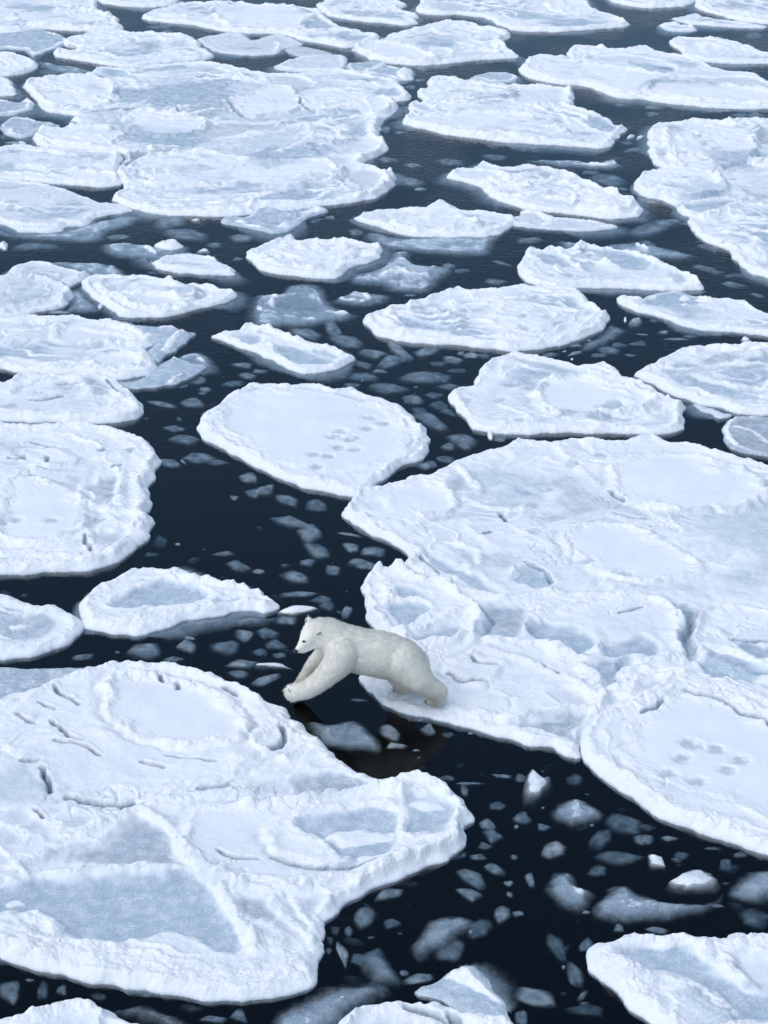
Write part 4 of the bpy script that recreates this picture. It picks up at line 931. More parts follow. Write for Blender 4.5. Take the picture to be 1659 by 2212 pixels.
floe('big lower left floe the bear is leaping to, pancakes around a wide blue hollow',
     t(0,2,'-90,1220 0,1190 100,1160 230,1140 350,1080 480,1040 560,1010 680,985 800,958 900,965 1000,965 1100,970 1200,995 1300,1010 1400,1040 1500,1090 1570,1120 1659,1140')
     +t(1,2,'50,1200 150,1240 190,1258 230,1320 290,1348 340,1410 400,1450 480,1520 540,1580 640,1652')
     +t(1,3,'690,15 800,45 880,55 900,35 1030,28 1100,50 1180,80 1260,120 1320,170 1380,240 1408,300 1360,350 1367,420 1332,480 1262,542 1150,592 1000,642 880,702 760,752 660,792 580,852 500,912 450,962 442,1080 432,1180 412,1270 392,1350 330,1392 200,1424 60,1457 0,1464')
     +t(0,3,'1550,1474 1380,1469 1200,1444 1000,1414 800,1384 600,1352 400,1312 250,1282 100,1232 0,1202 -90,1182'),
     seed=77, foot=0.0, bare=0.42, h=0.15, rim=0.07, rimw=0.24, rub=0.06, ring=0.35, tex=0.012,
     plates=[(t(0,2,'-60,1300 100,1200 250,1160 400,1090 700,1000 1000,985 1300,1030 1550,1140')+t(1,2,'100,1280 190,1380 165,1500 0,1600')+t(0,3,'1500,50 1300,115 1000,180 760,225 560,205 380,160 310,80 260,-50')+t(0,2,'100,1560 -60,1500'),0.04,0.03,0.15),
             (t(0,2,'720,1280 700,1180 740,1090 860,1060 1000,1060 1150,1090 1350,1150 1480,1220 1570,1330 1560,1440 1430,1510 1250,1530 1050,1500 860,1440 750,1360'),-0.02,0.07,0.93),
             (t(0,3,'1185,380 1200,290 1300,255 1500,240 1659,235')+t(1,3,'200,215 400,200 650,160 850,150 960,165 1100,120 1250,170 1340,260 1330,340 1330,430 1270,500 1000,615 700,705 400,755 200,778 0,765')+t(0,3,'1500,738 1350,650 1230,560 1170,470'),0.06,0.05,0.3),
             (t(1,3,'90,480 78,400 160,348 280,368 340,440 450,520 575,612 400,632 250,602 130,552'),0.03,0.03,0.8)],
     slushes=[(t(0,3,'930,300 1050,360 1140,440 1185,540 1260,640 1000,640 700,632 480,605 560,520 720,420 850,340'),0.75),
              (t(1,3,'270,60 500,25 690,35 900,75 960,140 700,148 420,188 300,180 250,120'),0.85),
              (t(1,3,'120,830 400,830 430,900 420,1080 330,1200 200,1100 100,950'),0.6), (t(0,3,'1400,800 1550,790 1659,830')+t(1,3,'60,840 120,950 60,1000 0,960')+t(0,3,'1600,960 1500,880'),0.8),
              (t(0,3,'0,400 100,380 150,420 60,480 -40,500'),0.6)],
     pools=[t(0,3,'-90,770 100,735 300,705 700,690 1000,672 1200,640 1330,700 1400,800 1480,900 1500,1000 1600,1150 1500,1182 1300,1122 1100,1052 950,1112 750,1142 550,1102 400,1052 250,962 0,942 -90,945'),
            t(1,3,'265,350 400,300 700,250 900,280 945,330 925,450 900,520 840,582 700,612 580,602 470,522 400,440'), (t(1,3,'960,180 1080,180 1300,240 1330,300 1280,362 1180,442 960,462 930,360 1000,300'),0.75)],
     ridges=[(t(0,3,'-40,760 120,650 280,560 480,450 700,340 900,250 1000,210 1200,190 1500,150 1659,120'),0.07,0.12),
             (t(0,3,'300,690 500,668 800,640 1000,640 1160,630'),0.07,0.09),(t(0,3,'1400,740 1470,830 1520,950 1600,1080 1650,1170'),0.11,0.13),
             (t(0,3,'930,285 1050,340 1140,420 1170,500 1230,580 1330,660 1430,720 1560,765 1659,785')+t(1,3,'150,795 330,780 480,740'),0.08,0.10),
             (t(1,3,'-40,240 150,230 350,220 500,185 650,165 850,155 940,175'),0.08,0.10),(t(1,3,'130,330 260,300 400,270 560,265 700,240 850,260 950,285'),0.05,0.08),
             (t(1,3,'910,45 1050,60 1180,110 1290,190 1380,280'),0.10,0.14),(t(1,3,'1350,370 1280,440 1130,480 980,560 880,600'),0.08,0.12),
             (t(1,3,'960,320 935,380 950,440 1010,460 1090,420'),0.07,0.08),(t(0,3,'0,1150 300,1170 600,1220 1000,1280 1400,1330 1659,1340'),0.06,0.35),
             (t(1,3,'120,860 200,960 300,1060'),0.05,0.07),(t(1,3,'230,850 330,980 400,1060'),0.05,0.06),(t(1,3,'0,1100 120,1130 190,1220 180,1300'),0.06,0.2),
             (t(0,2,'1659,1480')+t(1,2,'80,1430 180,1400 210,1440'),0.06,0.1),(t(1,2,'190,1600 330,1490 420,1480'),0.05,0.10)],
     mounds=[(t(1,3,'438,440 520,400 700,398 870,410 885,450 780,482 620,507 500,497'),0.07),(t(1,3,'1000,232 1100,213 1195,260 1060,278'),0.07),(t(0,3,'25,870 70,838 130,855 120,885 60,890'),0.09),
             (t(0,3,'-60,970 150,945 300,960 390,1010 380,1060 200,1080 -60,1060'),0.05),(t(1,3,'105,830 150,800 190,830 160,860'),0.08),(t(0,3,'80,600 300,550 350,565 200,640 80,680'),0.06)],
     grooves=[(t(0,2,'350,1140 390,1190 450,1220 510,1250'),0.11,0.045),(t(0,2,'275,1245 310,1270 350,1285'),0.11,0.045),(t(0,2,'342,1365 410,1430 470,1465 530,1487'),0.12,0.045),(t(0,2,'365,1485 430,1507'),0.10,0.045),(t(0,2,'460,1505 560,1528 650,1578'),0.10,0.04),
              (t(0,2,'120,1320 170,1350 220,1367'),0.09,0.045),(t(0,2,'1440,1140 1530,1185'),0.10,0.05),(t(0,3,'270,10 305,70 335,150'),0.11,0.055),(t(0,3,'440,190 560,220 700,235 800,228 860,212'),0.10,0.055),(t(0,3,'240,280 265,312'),0.09,0.05),
              (t(0,2,'150,1600 250,1615'),0.08,0.05),(t(0,2,'930,1620 1000,1640 1060,1650'),0.09,0.05),(t(0,2,'1080,1570 1200,1590 1400,1625'),0.06,0.045),(t(0,3,'1300,140 1400,125 1480,110'),0.08,0.05),
              (t(0,3,'1420,540 1500,580 1659,605'),0.07,0.05),(t(1,3,'100,590 300,650 450,665'),0.06,0.045),(t(1,3,'450,660 600,665 760,630 880,610'),0.05,0.04),(t(1,2,'170,1400 175,1480 100,1540'),0.08,0.06),(t(0,2,'1030,1070 1050,1100'),0.09,0.05),(t(0,2,'1140,1105 1155,1135'),0.08,0.05)])
floe('bluish-grey snow-patched floe in the bottom left corner',
     t(0,3,'-90,1615 50,1600 200,1558 350,1518 500,1497 570,1515 650,1540 760,1570 850,1612 980,1659 1150,1790 -90,1790'), seed=78, foot=0.0, h=0.12, rim=0.08, rimw=0.2, rub=0.10, ice=0.35,
     ridges=[(t(0,3,'130,1640 250,1580 420,1530 560,1520'),0.10,0.18)])
floe('rubbly white floe cut by the bottom edge near the middle',
     t(1,3,'515,1660 560,1590 640,1540 740,1508 900,1485 1000,1500 1100,1500 1180,1485 1260,1520 1350,1560 1500,1590 1640,1618 1740,1780 480,1780'), seed=79, foot=0.0, h=0.15, rim=0.12, rimw=0.26, rub=0.13, ring=0.6,
     grooves=[(t(1,3,'980,1560 1100,1600 1250,1659'),0.10,0.06),(t(1,3,'1250,1620 1330,1659'),0.1,0.06)])
floe('bright floe with a deep snow bank around a blue pool, bottom right corner',
     t(2,3,'488,1170 550,1120 650,1100 740,1070 800,1048 880,1075 1000,1080 1120,1075 1230,1085 1340,1085 1430,1048 1500,1052 1580,1080 1700,1100 1900,1110 1900,1850 1150,1850 930,1642 780,1532 650,1402 530,1292 488,1220'), seed=80, foot=0.0, h=0.20, rim=0.10, rimw=0.30, rub=0.05, soft=0.25,
     pools=[t(2,3,'670,1220 760,1168 1000,1158 1200,1180 1300,1270 1400,1360 1550,1430 1750,1450 1750,1620 1500,1602 1380,1522 1250,1402 1050,1332 880,1312 740,1282')],
     slushes=[(t(2,3,'1400,1240 1500,1220 1750,1260 1750,1420 1600,1420 1500,1340'),0.3)],
     ridges=[(t(2,3,'650,1300 850,1360 1050,1400 1250,1500 1420,1659'),0.08,0.25),(t(2,3,'1240,1200 1350,1260 1450,1340 1530,1420'),0.09,0.12),(t(2,3,'1450,1160 1600,1120 1750,1110'),0.09,0.12)])
# ---- slabs sunk under the near water
floe('angular grey slab sunk under the near edge of the big lower left floe',
     t(0,3,'690,1535 780,1490 900,1460 1020,1490 1290,1592 1180,1640 1090,1659 980,1600 880,1560'), seed=81, **{**SUB,'h':-0.12,'soft':0.1})
floe('wide pale slab under water at the bottom, left of the rubbly white floe',
     t(1,3,'60,1620 120,1510 300,1420 450,1335 800,1318 875,1390 750,1470 560,1600 450,1700 80,1740'), seed=82, **{**SUB,'h':-0.06},
     mounds=[(t(1,3,'738,1420 790,1375 850,1380 858,1415 800,1445 745,1450'),0.18),(t(1,3,'510,1470 570,1455 580,1490 530,1495'),0.08),(t(1,3,'460,1550 540,1530 550,1560 480,1570'),0.08)])
floe('snow-topped ice block with blue flanks standing in the dark water at the bottom',
     t(1,3,'1035,1405 1220,1310 1290,1270 1340,1248 1440,1270 1540,1380 1640,1540 1655,1590 1580,1600 1400,1565 1200,1485'), seed=83, h=0.06, rim=0.02, ice=0.8, rub=0.05, soft=0.35, name='ice_block', cat='ice block', group='pancake ice floes',
     mounds=[(t(1,3,'1210,1315 1340,1250 1430,1280 1500,1380 1600,1480 1560,1500 1440,1430 1330,1380'),0.14)])

CS = dict(h=-0.10, rim=0.0, rub=0.05, ice=0.85, tex=0.04, cat='ice chunk', name='ice_chunk', soft=0.16, skirt=0.05, fade=0.16, rag=0.04, bare=0.0, foot=0.0, dens=0.0007)
floe('large pale broken ice slab with a white tip in the water below the bear',
     t(1,2,'318,1298 380,1292 480,1308 600,1288 700,1308 770,1370 828,1470 780,1497 680,1482 560,1472 440,1462 380,1420 350,1360'), seed=120, **CS, group='sunken ice chunks below the leaping bear',
     mounds=[(t(1,2,'316,1296 385,1294 510,1318 500,1335 400,1330 340,1318'),0.10)])
floe('longest pale ice slab in the black water at lower right',
     t(2,3,'525,840 560,770 640,712 760,690 830,745 1000,792 1250,805 1372,742 1320,822 1200,882 1000,917 750,932 560,902'), seed=121, **CS, group='sunken ice chunks in the dark water at lower right')
floe('rounded ice chunk with a bright streak at lower right',
     t(2,3,'220,690 260,622 400,608 440,680 552,742 520,812 430,862 330,842 240,772'), seed=122, **CS, group='sunken ice chunks in the dark water at lower right',
     ridges=[(t(2,3,'330,680 400,735 500,790'),0.045,0.06)])
floe('largest pale chunk, slanting, in the black bay right of the lower left floe',
     t(1,3,'1000,1110 1060,1020 1140,910 1300,878 1400,900 1425,960 1300,1042 1180,1112 1080,1152'), seed=123, **CS, group='sunken ice chunks in the dark bay below the big lower left floe')
floe('rounded pale ice dome afloat beside the peaked chunk at lower right',
     t(2,3,'243,230 310,165 400,133 500,150 612,240 540,292 420,322 320,292'), seed=124, **{**CS,'h':-0.05}, group='sunken ice chunks in the dark water at lower right', mounds=[(t(2,3,'390,150 450,140 470,200 430,230 400,190'),0.03)])
floe('pale sunken slab cut by the right edge at lower right',
     t(2,3,'1400,730 1470,652 1560,602 1690,590 1780,700 1690,792 1560,812 1450,782'), seed=125, **CS, group='sunken ice chunks in the dark water at lower right')
floe('broad dim slab under water in the black bay, left of the slanting chunk',
     t(1,3,'648,1130 740,1062 810,1048 860,1130 942,1282 880,1312 760,1292 700,1222'), seed=126, **{**CS,'h':-0.35}, group='sunken ice chunks in the dark bay below the big lower left floe')

# ---- the pack goes on past the picture on both sides and farther out
ORDN = 'first second third fourth fifth sixth seventh eighth ninth tenth eleventh twelfth thirteenth fourteenth fifteenth sixteenth seventeenth eighteenth nineteenth twentieth twenty-first twenty-second twenty-third twenty-fourth twenty-fifth twenty-sixth twenty-seventh twenty-eighth twenty-ninth thirtieth'.split()
def beyond():
    rs = np.random.RandomState(21)
    placed = []
    def clear(x, y, r):
        c = np.array([[x, y]])
        for P in OUTLINES:
            m = P.mean(0)
            if np.hypot(*(m - c[0])) - np.hypot(*(P - m).T).max() > r: continue
            if sdist(np.array([x], np.float32), np.array([y], np.float32), P)[0] > -r - 0.15: return False
        return True
    spots = []
    for tr in range(2600):
        y = 17 + 30 * rs.rand() if tr < 1500 else 30 + 55 * rs.rand(); lim = 0.1753 * math.hypot(y, CAM_H)
        if y < 63.5:
            x = rs.choice([-1, 1]) * (lim + 0.8 + rs.rand() * 5); r = 0.55 + 1.5 * rs.rand()
            if abs(x) - r * 1.15 < lim + 0.25: continue
        else:
            x = (rs.rand() * 2 - 1) * (lim + 6); r = 1.2 + 1.8 * rs.rand()
            if y - r * 1.15 < 64.5 and abs(x) - r * 1.15 < lim + 0.25: continue
        if not clear(x, y, r * 1.1): continue
        n = rs.randint(9, 14); a = (np.arange(n) + 0.5 * rs.rand(n)) / n * 2 * np.pi
        rad = r * (0.82 + 0.32 * rs.rand(n)); el = 0.8 + 0.4 * rs.rand()
        P = np.stack([x + rad * np.cos(a) * el, y + rad * np.sin(a) / el], 1)
        where = 'left' if x < -lim else 'right' if x > lim else 'far'
        lab = {'left': 'snowy pancake floe adrift outside the left edge of the picture', 'right': 'snowy pancake floe adrift outside the right edge of the picture',
               'far': 'distant snowy pancake floe adrift beyond the top edge of the picture'}[where]
        floe(lab, P, h=0.13, rim=0.09, rub=0.09, seed=200 + len(spots), dens=0.0013, foot=0.2,
             group={'left': 'floes outside the left edge', 'right': 'floes outside the right edge', 'far': 'floes beyond the top edge'}[where])
        spots.append((x, y))
        if len(spots) >= 64: break
    for g in ('floes outside the left edge', 'floes outside the right edge', 'floes beyond the top edge'):
        lst = sorted((o for o in COL.objects if o.get('group') == g), key=lambda o: o.location.y)
        for i, o in enumerate(lst): o['label'] = f"{o['label'].replace(' of the picture', '')}, {ORDN[i % 30]} counting outward"
beyond()

# ---------------------------------------------------------------- ice chunks in the leads
def ico(sub):
    bm = bmesh.new(); bmesh.ops.create_icosphere(bm, subdivisions=sub, radius=1.0)
    bm.verts.ensure_lookup_table()
    V = np.array([v.co[:] for v in bm.verts]); F = np.array([[v.index for v in f.verts] for f in bm.faces]); bm.free()
    return V, F
ICO2, ICO3 = ico(2), ico(3)
def chunk(label, group, c, r, px, py, rx, ry, rot=0, dep=0.12, snow=0.0, seed=0, up=0.0):
    if dep > 0.04: dep = 0.03 + 0.7 * (dep - 0.03)
    u, v = t(c, r, f'{px},{py}')[0]
    a = math.radians(rot); rx, ry = rx / 3 * 1.25, ry / 3 * 1.25
    C = np.array(on_level(u, v, -dep))
    E1 = np.array(on_level(u + rx * math.cos(a), v + rx * math.sin(a), -dep)) - C
    E2 = np.array(on_level(u + ry * math.sin(a), v - ry * math.cos(a), -dep)) - C
    size = min(np.linalg.norm(E1), np.linalg.norm(E2))
    V, F = ICO3 if rx > 15 else ICO2
    rs = np.random.RandomState(seed)
    k = np.zeros(len(V))
    for f, am in ((1.3, 0.26), (2.6, 0.15), (5.2, 0.07)):
        q = rs.rand(3) * 20
        k += am * (noise(V[:, 0] * f + q[0], V[:, 1] * f + V[:, 2] * f * 0.7 + q[1], seed % 9) + 0.5 * noise(V[:, 2] * f + q[2], V[:, 0] * f * 0.8, 3))
    # broken outline: a rough polygon seen from above
    W = V * (1 + 0.5 * k)[:, None]
    rr0 = np.clip(np.hypot(W[:, 0], W[:, 1]), 0, 1.05)
    nv = rs.randint(4, 8); an = np.sort((np.arange(nv) + 0.75 * rs.rand(nv)) / nv * 2 * np.pi); ra = 0.72 + 0.5 * rs.rand(nv)
    px_, py_ = ra * np.cos(an), ra * np.sin(an)
    th_ = np.arctan2(W[:, 1], W[:, 0]); lim_ = np.full(len(W), 9.0)
    for i in range(nv):
        j = (i + 1) % nv; ex, ey = px_[j] - px_[i], py_[j] - py_[i]
        den = np.cos(th_) * ey - np.sin(th_) * ex
        q = (px_[i] * ey - py_[i] * ex) / np.where(np.abs(den) < 1e-5, 1e-5, den)
        q = np.where(q > 0.05, q, 9.0); lim_ = np.minimum(lim_, q)
    W[:, :2] *= np.clip(lim_, 0.28, 1.25)[:, None]
    # a few flat broken faces
    for _ in range(5):
        nrm = rs.normal(size=3); nrm[2] *= 0.5; nrm /= np.linalg.norm(nrm)
        lim = 0.62 + 0.25 * rs.rand()
        e = np.maximum(W @ nrm - lim, 0); W -= 0.6 * e[:, None] * nrm
    th = min(0.16, 0.16 * size + 0.012) if up == 0 else min(0.35, 0.5 * size + 0.02)
    top = W[:, 2].max()
    z = (W[:, 2] - top) * th
    if up: z = z + up * np.clip(W[:, 2] / top, 0, 1) ** 2
    P = np.stack([E1[0] * W[:, 0] + E2[0] * W[:, 1], E1[1] * W[:, 0] + E2[1] * W[:, 1], z], 1)
    sn = np.clip(snow * smooth(-0.05, 0.35, W[:, 2] + 0.25 * k), 0, 1)
    thick = (1 - smooth(0.50, 1.0, rr0)) * min(0.95, 1.1 - 1.3 * max(dep, 0)) * smooth(-0.25, 0.1, V[:, 2])
    thick *= np.clip(0.85 + 0.5 * noise(V[:, 0] * 2.2 + seed % 13, V[:, 1] * 2.2, 3), 0.25, 1)
    thick = np.clip(thick + smooth(-0.02, 0.01, z - dep), 0, 1)
    me = mesh_np('ice_chunk', P, F, M_CHUNK, {'snow': sn, 'thick': thick})
    o = link(bpy.data.objects.new('ice_chunk', me)); o.location = (C[0], C[1], -dep + (0.0))
    return tag(o, label, 'ice chunk', group)

CH = []
INFO = {}
def chunks(label, group, c, r, s):
    for i, row in enumerate(s.split(';')):
        p = [float(k) for k in row.split()]
        if len(p) < 4: continue
        p += [0, 0.10, 0.0, 0.0][len(p) - 4:]
        px, py, rx, ry, rot, dep, snow, up = p
        look = ('snowy' if snow > 0.35 else 'bright wet' if dep < 0.05 else 'pale sunken' if dep < 0.11 else 'dim deep') + (' round' if rx < 1.5 * ry else ' elongated' if rx > 3 * ry else '')
        CH.append(chunk(label, group, c, r, px, py, rx, ry, rot, dep, snow, seed=int(px * 7 + py * 3 + c * 11 + r * 5), up=up))
        INFO[CH[-1]] = (*t(c, r, f'{px},{py}')[0], look)

G1 = 'sunken ice chunks left of the bear'
L1 = 'pale ice chunk sunk in the dark lead left of and above the bear'
chunks(L1, G1, 0, 2, '940 880 130 60 -5 .06;1200 850 90 45 20 .06;1120 945 110 25 5 .08;530 935 85 25 -5 .12;880 795 50 18 -8 .08;1470 860 110 50 5 .14;1600 790 95 50 15 .10;1560 975 130 38 0 .06;1540 1040 90 30 5 .16;1230 812 36 14 10 .03 .5;1040 180 70 50 10 .28;980 270 60 15 0 .2;1450 265 75 18 -5 .12;1540 340 85 45 15 .14;760 905 22 8 0 .1;1150 205 20 8 0 .02 .6;1090 740 90 40 0 .16')
chunks(L1, G1, 1, 2, '215 50 140 48 15 .05;345 115 100 72 30 .06;400 240 115 50 20 .10;610 225 70 42 0 .06;750 250 85 35 0 .10;690 330 110 36 5 .08;500 370 70 36 0 .12;330 320 55 26 0 .14;270 415 105 45 15 .07;585 640 45 34 -30 .04;280 625 150 26 -6 -.02 .9 .05;200 690 75 55 -10 .07;280 525 140 24 0 .09;610 142 80 11 10 .06;100 990 130 24 3 .0 .5 .03;60 1080 100 30 -20 .05;60 765 80 42 10 .16;130 850 90 40 10 .2;30 900 60 30 0 .22;420 560 80 26 0 .18;460 600 60 30 0 .2;20 380 40 18 0 .1;150 920 60 20 0 .16')
G2 = 'sunken ice chunks below the leaping bear'
L2 = 'pale ice chunk under the dark water directly below the leaping bear'
chunks(L2, G2, 1, 2, '870 1415 75 52 35 .05 .2;885 1505 92 30 3 .03 .3;1120 1395 62 46 40 .05;1062 1345 22 12 0 .02;660 1215 62 12 5 .08;1390 1430 22 12 0 .05;1525 1450 80 14 5 .06;1250 1440 40 20 0 .2;1330 1400 50 16 0 .16;1040 1540 30 10 0 .1')
G3 = 'sunken ice chunks in the middle lead'
L3 = 'small pale ice chunk sunk in the middle lead beyond the paw-printed floe'
chunks(L3, G3, 1, 1, '320 495 115 36 15 .05;500 460 80 46 40 .06;600 545 115 42 15 .06;760 620 90 36 5 .06;920 600 95 38 30 .04 .2;870 670 82 40 -15 .06;1100 612 82 30 -10 .05;1290 665 85 30 10 .05;1080 775 160 46 0 .07;700 780 110 30 0 .12;540 770 70 20 0 .10;860 845 145 40 3 .08;1010 920 80 40 10 .08;1150 1060 150 58 22 .07;1340 1185 130 56 20 .06;1110 1350 82 38 -5 .06;1250 1220 60 30 0 .12;50 1500 72 60 -25 .05;200 1570 90 46 10 .10;390 1610 80 42 0 .12;1560 160 80 24 0 .08;1250 840 90 25 0 .12;1150 900 70 20 0 .14;690 690 82 40 5 .10;30 740 60 20 0 .1;1230 1310 62 25 0 .14;1520 1160 22 30 0 -.02 .9 .06;1570 1185 70 14 5 .05;1390 640 60 20 0 .03 .4;1330 625 40 14 0 .06;1480 640 50 22 0 .12;800 740 60 16 0 .1;690 805 18 9 0 .03;1040 845 20 8 0 .03 .4;960 660 70 30 0 .14;1180 690 80 26 0 .16;1180 780 90 40 0 .14;620 830 60 18 0 .16;1300 740 70 24 0 .2;1180 960 90 36 10 .2;1060 1000 70 30 10 .22;1260 1010 70 26 20 .2')
G4 = 'sunken ice chunks in the left lead'
L4 = 'small pale ice chunk sunk in the left lead between the round-ended and paw-printed floes'
chunks(L4, G4, 0, 1, '1255 940 80 40 5 .06;1060 955 112 24 8 .06;1330 860 42 20 0 .07;1020 855 46 18 0 .08;1570 702 82 22 0 .06;1600 770 62 26 0 .10;1275 790 72 36 0 .10;1190 1175 100 36 0 .09;1130 1112 72 20 0 .08;1100 1335 82 30 5 .05;1290 1295 145 36 5 .09;1185 1328 36 12 40 .03 .2;1610 1430 62 36 10 .08;1640 1530 62 36 0 .1;1520 1560 42 20 0 .1;1510 820 82 22 0 .14;1310 888 36 10 0 .05;1160 1050 30 16 30 .2;1420 1335 70 20 0 .14;1340 1010 60 20 0 .22;940 1050 30 10 0 .2;1180 840 60 14 -5 .1;1040 400 100 10 0 .06;1190 565 60 12 0 .2;1140 120 60 18 0 .08')
G5 = 'small floating ice bits right of the crusted oval floe'
L5 = 'small floating ice bit in the dark lead right of the crusted oval floe'
chunks(L5, G5, 2, 1, '790 415 58 36 -20 .02 .5 .02;980 490 42 14 0 .03 .3;840 505 50 11 0 .03 .4;408 627 52 17 -15 .02 .5;340 615 20 9 0 .01 .6;620 600 92 26 0 .08;400 575 70 15 0 .06;1060 535 85 11 3 .04 .2;640 1140 60 12 0 .05;1430 180 112 20 5 .1;1240 70 82 20 5 .1;640 230 62 15 0 .07;1590 250 62 12 10 .06;690 570 60 18 0 .14;560 640 60 16 0 .14;820 560 70 20 0 .14;930 410 50 16 0 .1;1150 515 70 14 0 .12;770 640 40 12 0 .1;1520 535 40 14 0 -.01 .8 .04;500 545 22 8 0 .03;240 635 70 16 0 .12;390 665 12 8 0 -.01 .9;735 410 12 14 0 -.02 .9 .05;1450 120 90 16 0 .16;1330 100 70 16 0 .14')
G6 = 'sunken ice chunks in the dark water at lower right'
L6 = 'pale ice chunk sunk in the black water at the lower right'
chunks('peaked ice chunk breaking the surface below the bear floe at lower right', G6, 2, 3, '150 110 112 82 -35 .02 .5 .09')
chunks('flat snowy ice piece resting on the longest pale slab at lower right', G6, 2, 3, '1190 705 180 72 -12 -.02 .6 .03')
chunks('small bright ice cap poking out above the longest pale slab', G6, 2, 3, '935 590 92 46 8 -.01 .5 .05')
chunks(L6, G6, 2, 3, '270 530 88 62 -10 .05 .1;60 320 62 42 10 .12;730 345 132 70 10 .22;850 460 82 42 10 .16;1020 450 70 25 0 .14;700 575 170 55 -3 .20;570 440 90 60 -30 .24;120 710 45 55 -20 .14;1490 550 50 28 0 .14;690 1030 50 30 0 .14;950 1045 85 26 5 .04;480 930 30 15 0 .1;1100 920 62 22 0 .16;140 1475 150 60 10 .07;410 1330 55 90 -15 .22;290 1150 52 110 -35 .3;200 375 62 30 0 .16;1330 890 50 12 0 .12;1380 620 62 42 0 .26;40 940 46 30 0 .16;20 570 30 25 0 .12;1580 960 95 72 0 .26;480 1150 50 62 0 .10;200 255 14 10 0 .04;520 365 26 12 0 .1;30 375 18 14 0 .05;450 360 50 50 0 .26;60 60 50 30 0 .2;400 70 60 40 0 .28;1100 560 60 40 0 .3;880 380 60 30 0 .3;560 660 70 40 0 .26;1300 520 70 20 0 .2;1650 1080 60 40 0 .2;480 1560 160 50 10 .3;60 1620 60 60 0 .14;340 1285 22 18 0 .06')
G7 = 'sunken ice chunks in the dark bay below the big lower left floe'
L7 = 'pale ice chunk sunk in the black bay right of the big lower left floe'
chunks('thin upright leaf of clear ice in the black bay', G7, 1, 3, '562 1205 38 95 -18 .03')
chunks(L7, G7, 1, 3, '845 808 112 48 -8 .07;690 960 75 85 10 .16;1250 1180 100 85 -10 .18;1500 355 62 40 10 .14;1540 430 82 50 20 .16;1400 705 112 60 35 .14;1385 805 92 42 18 .09;1330 560 46 20 -20 .12;1440 570 62 25 0 .16;1530 640 72 40 20 .15;1585 940 55 52 -20 .12;1440 1040 92 62 -30 .20;960 1325 36 26 0 .05;1060 1360 100 34 -10 .10;1350 135 26 50 -10 .18;1640 740 42 25 0 .08;1645 815 32 22 0 .04;600 1050 30 42 -10 .12;510 1040 42 40 0 .22;660 1240 60 50 0 .2;1590 45 82 15 3 .09;1385 95 100 10 2 .07;1000 740 62 30 0 .26;1070 1200 62 50 0 .3;480 1110 30 40 0 .24;880 1000 60 40 0 .28;1390 1058 16 14 0 .04;470 1180 24 24 0 .2;1000 640 60 24 -15 .28;1240 60 60 20 0 .24;1560 240 60 30 0 .24;1480 500 60 30 0 .24')
G8 = 'sunken ice chunks along the bottom edge'
L8 = 'dim ice chunk under the black water along the bottom edge at left'
chunks(L8, G8, 0, 3, '60 1440 92 92 0 .14;270 1430 42 72 0 .26;400 1430 42 42 0 .2;540 1390 42 10 -10 .06;1545 1600 82 62 0 .14;1400 1620 92 40 0 .12;190 1370 40 14 0 .14;640 1470 60 30 0 .24;1250 1540 90 40 0 .24;1500 1520 80 30 0 .26')
G9 = 'pale ice bits in the far leads'
L9 = 'blurred pale ice bit afloat in the far upper leads'
chunks(L9, G9, 1, 0, '860 1025 82 24 0 .05;1015 1065 62 25 0 .05;980 1165 120 38 5 .05;1060 1220 52 12 0 .02 .4;1270 1040 112 32 5 .08;930 855 42 10 0 .06;1070 440 42 14 0 .05;1060 515 42 12 0 .05;480 1405 42 12 0 .05;1010 150 60 10 0 .06;840 830 40 30 0 .06;1000 560 50 16 0 .08;640 1500 60 24 10 .1;1600 930 110 16 4 .05;1560 1010 130 20 4 .07;380 1420 60 20 0 .1;1200 100 60 10 0 .06')
chunks(L9, G9, 2, 0, '890 690 85 12 3 .03 .2;910 735 52 14 0 .05;1000 1430 122 38 0 .06;900 1480 150 45 -10 .07;640 1155 132 36 8 .06;700 675 42 12 0 .05;790 965 82 18 -10 .06;1580 740 82 25 0 .06;880 1295 75 30 12 .03;760 885 40 18 0 .0 .5 .03;830 890 30 10 -20 .0 .6 .03;1390 418 82 18 8 .04;1570 220 62 25 0 .08;750 920 50 14 0 .08;500 570 80 14 8 .04;590 600 60 10 8 .02 .5;850 1580 100 30 0 .08;1290 1600 110 26 10 .1;600 1500 90 20 5 .08;1480 740 60 16 0 .08;250 950 160 18 5 .08;80 960 110 20 5 .08;100 1550 100 22 0 .08;720 1220 40 10 0 .04;500 1110 70 16 0 .1;1340 240 40 12 0 .05;330 200 120 12 0 .08;30 500 50 12 0 .06;860 640 80 10 3 .06')
chunks(L9, G9, 0, 0, '1110 1420 112 46 -12 .04;1200 1510 185 40 5 .05;770 1525 85 18 0 .04;240 1590 165 48 -4 .07;1560 1530 92 28 0 .04 .3;1380 1580 62 20 0 .08;580 1490 100 24 0 .06;1020 170 92 14 0 .05;1090 195 50 12 0 .05;330 460 120 26 0 .1;220 1500 60 14 0 .01 .7;20 1580 40 26 0 -.04 .9 .06;1640 1630 50 24 0 -.04 .9 .07;1560 1440 110 26 10 -.02 .8 .06;1520 1390 50 14 0 -.02 .8 .05;1270 1425 40 10 0 .0 .7 .03;1320 1620 60 16 0 .0 .7 .03;80 920 60 14 0 .02 .5;50 880 60 20 0 .1;150 925 40 10 0 .0 .7 .03')
chunks(L9, G9, 0, 1, '1540 15 50 12 0 .08;1020 100 60 16 0 .1;1380 300 90 26 -10 .1;650 325 26 14 0 -.02 .7 .05;380 360 110 14 0 .02 .5')
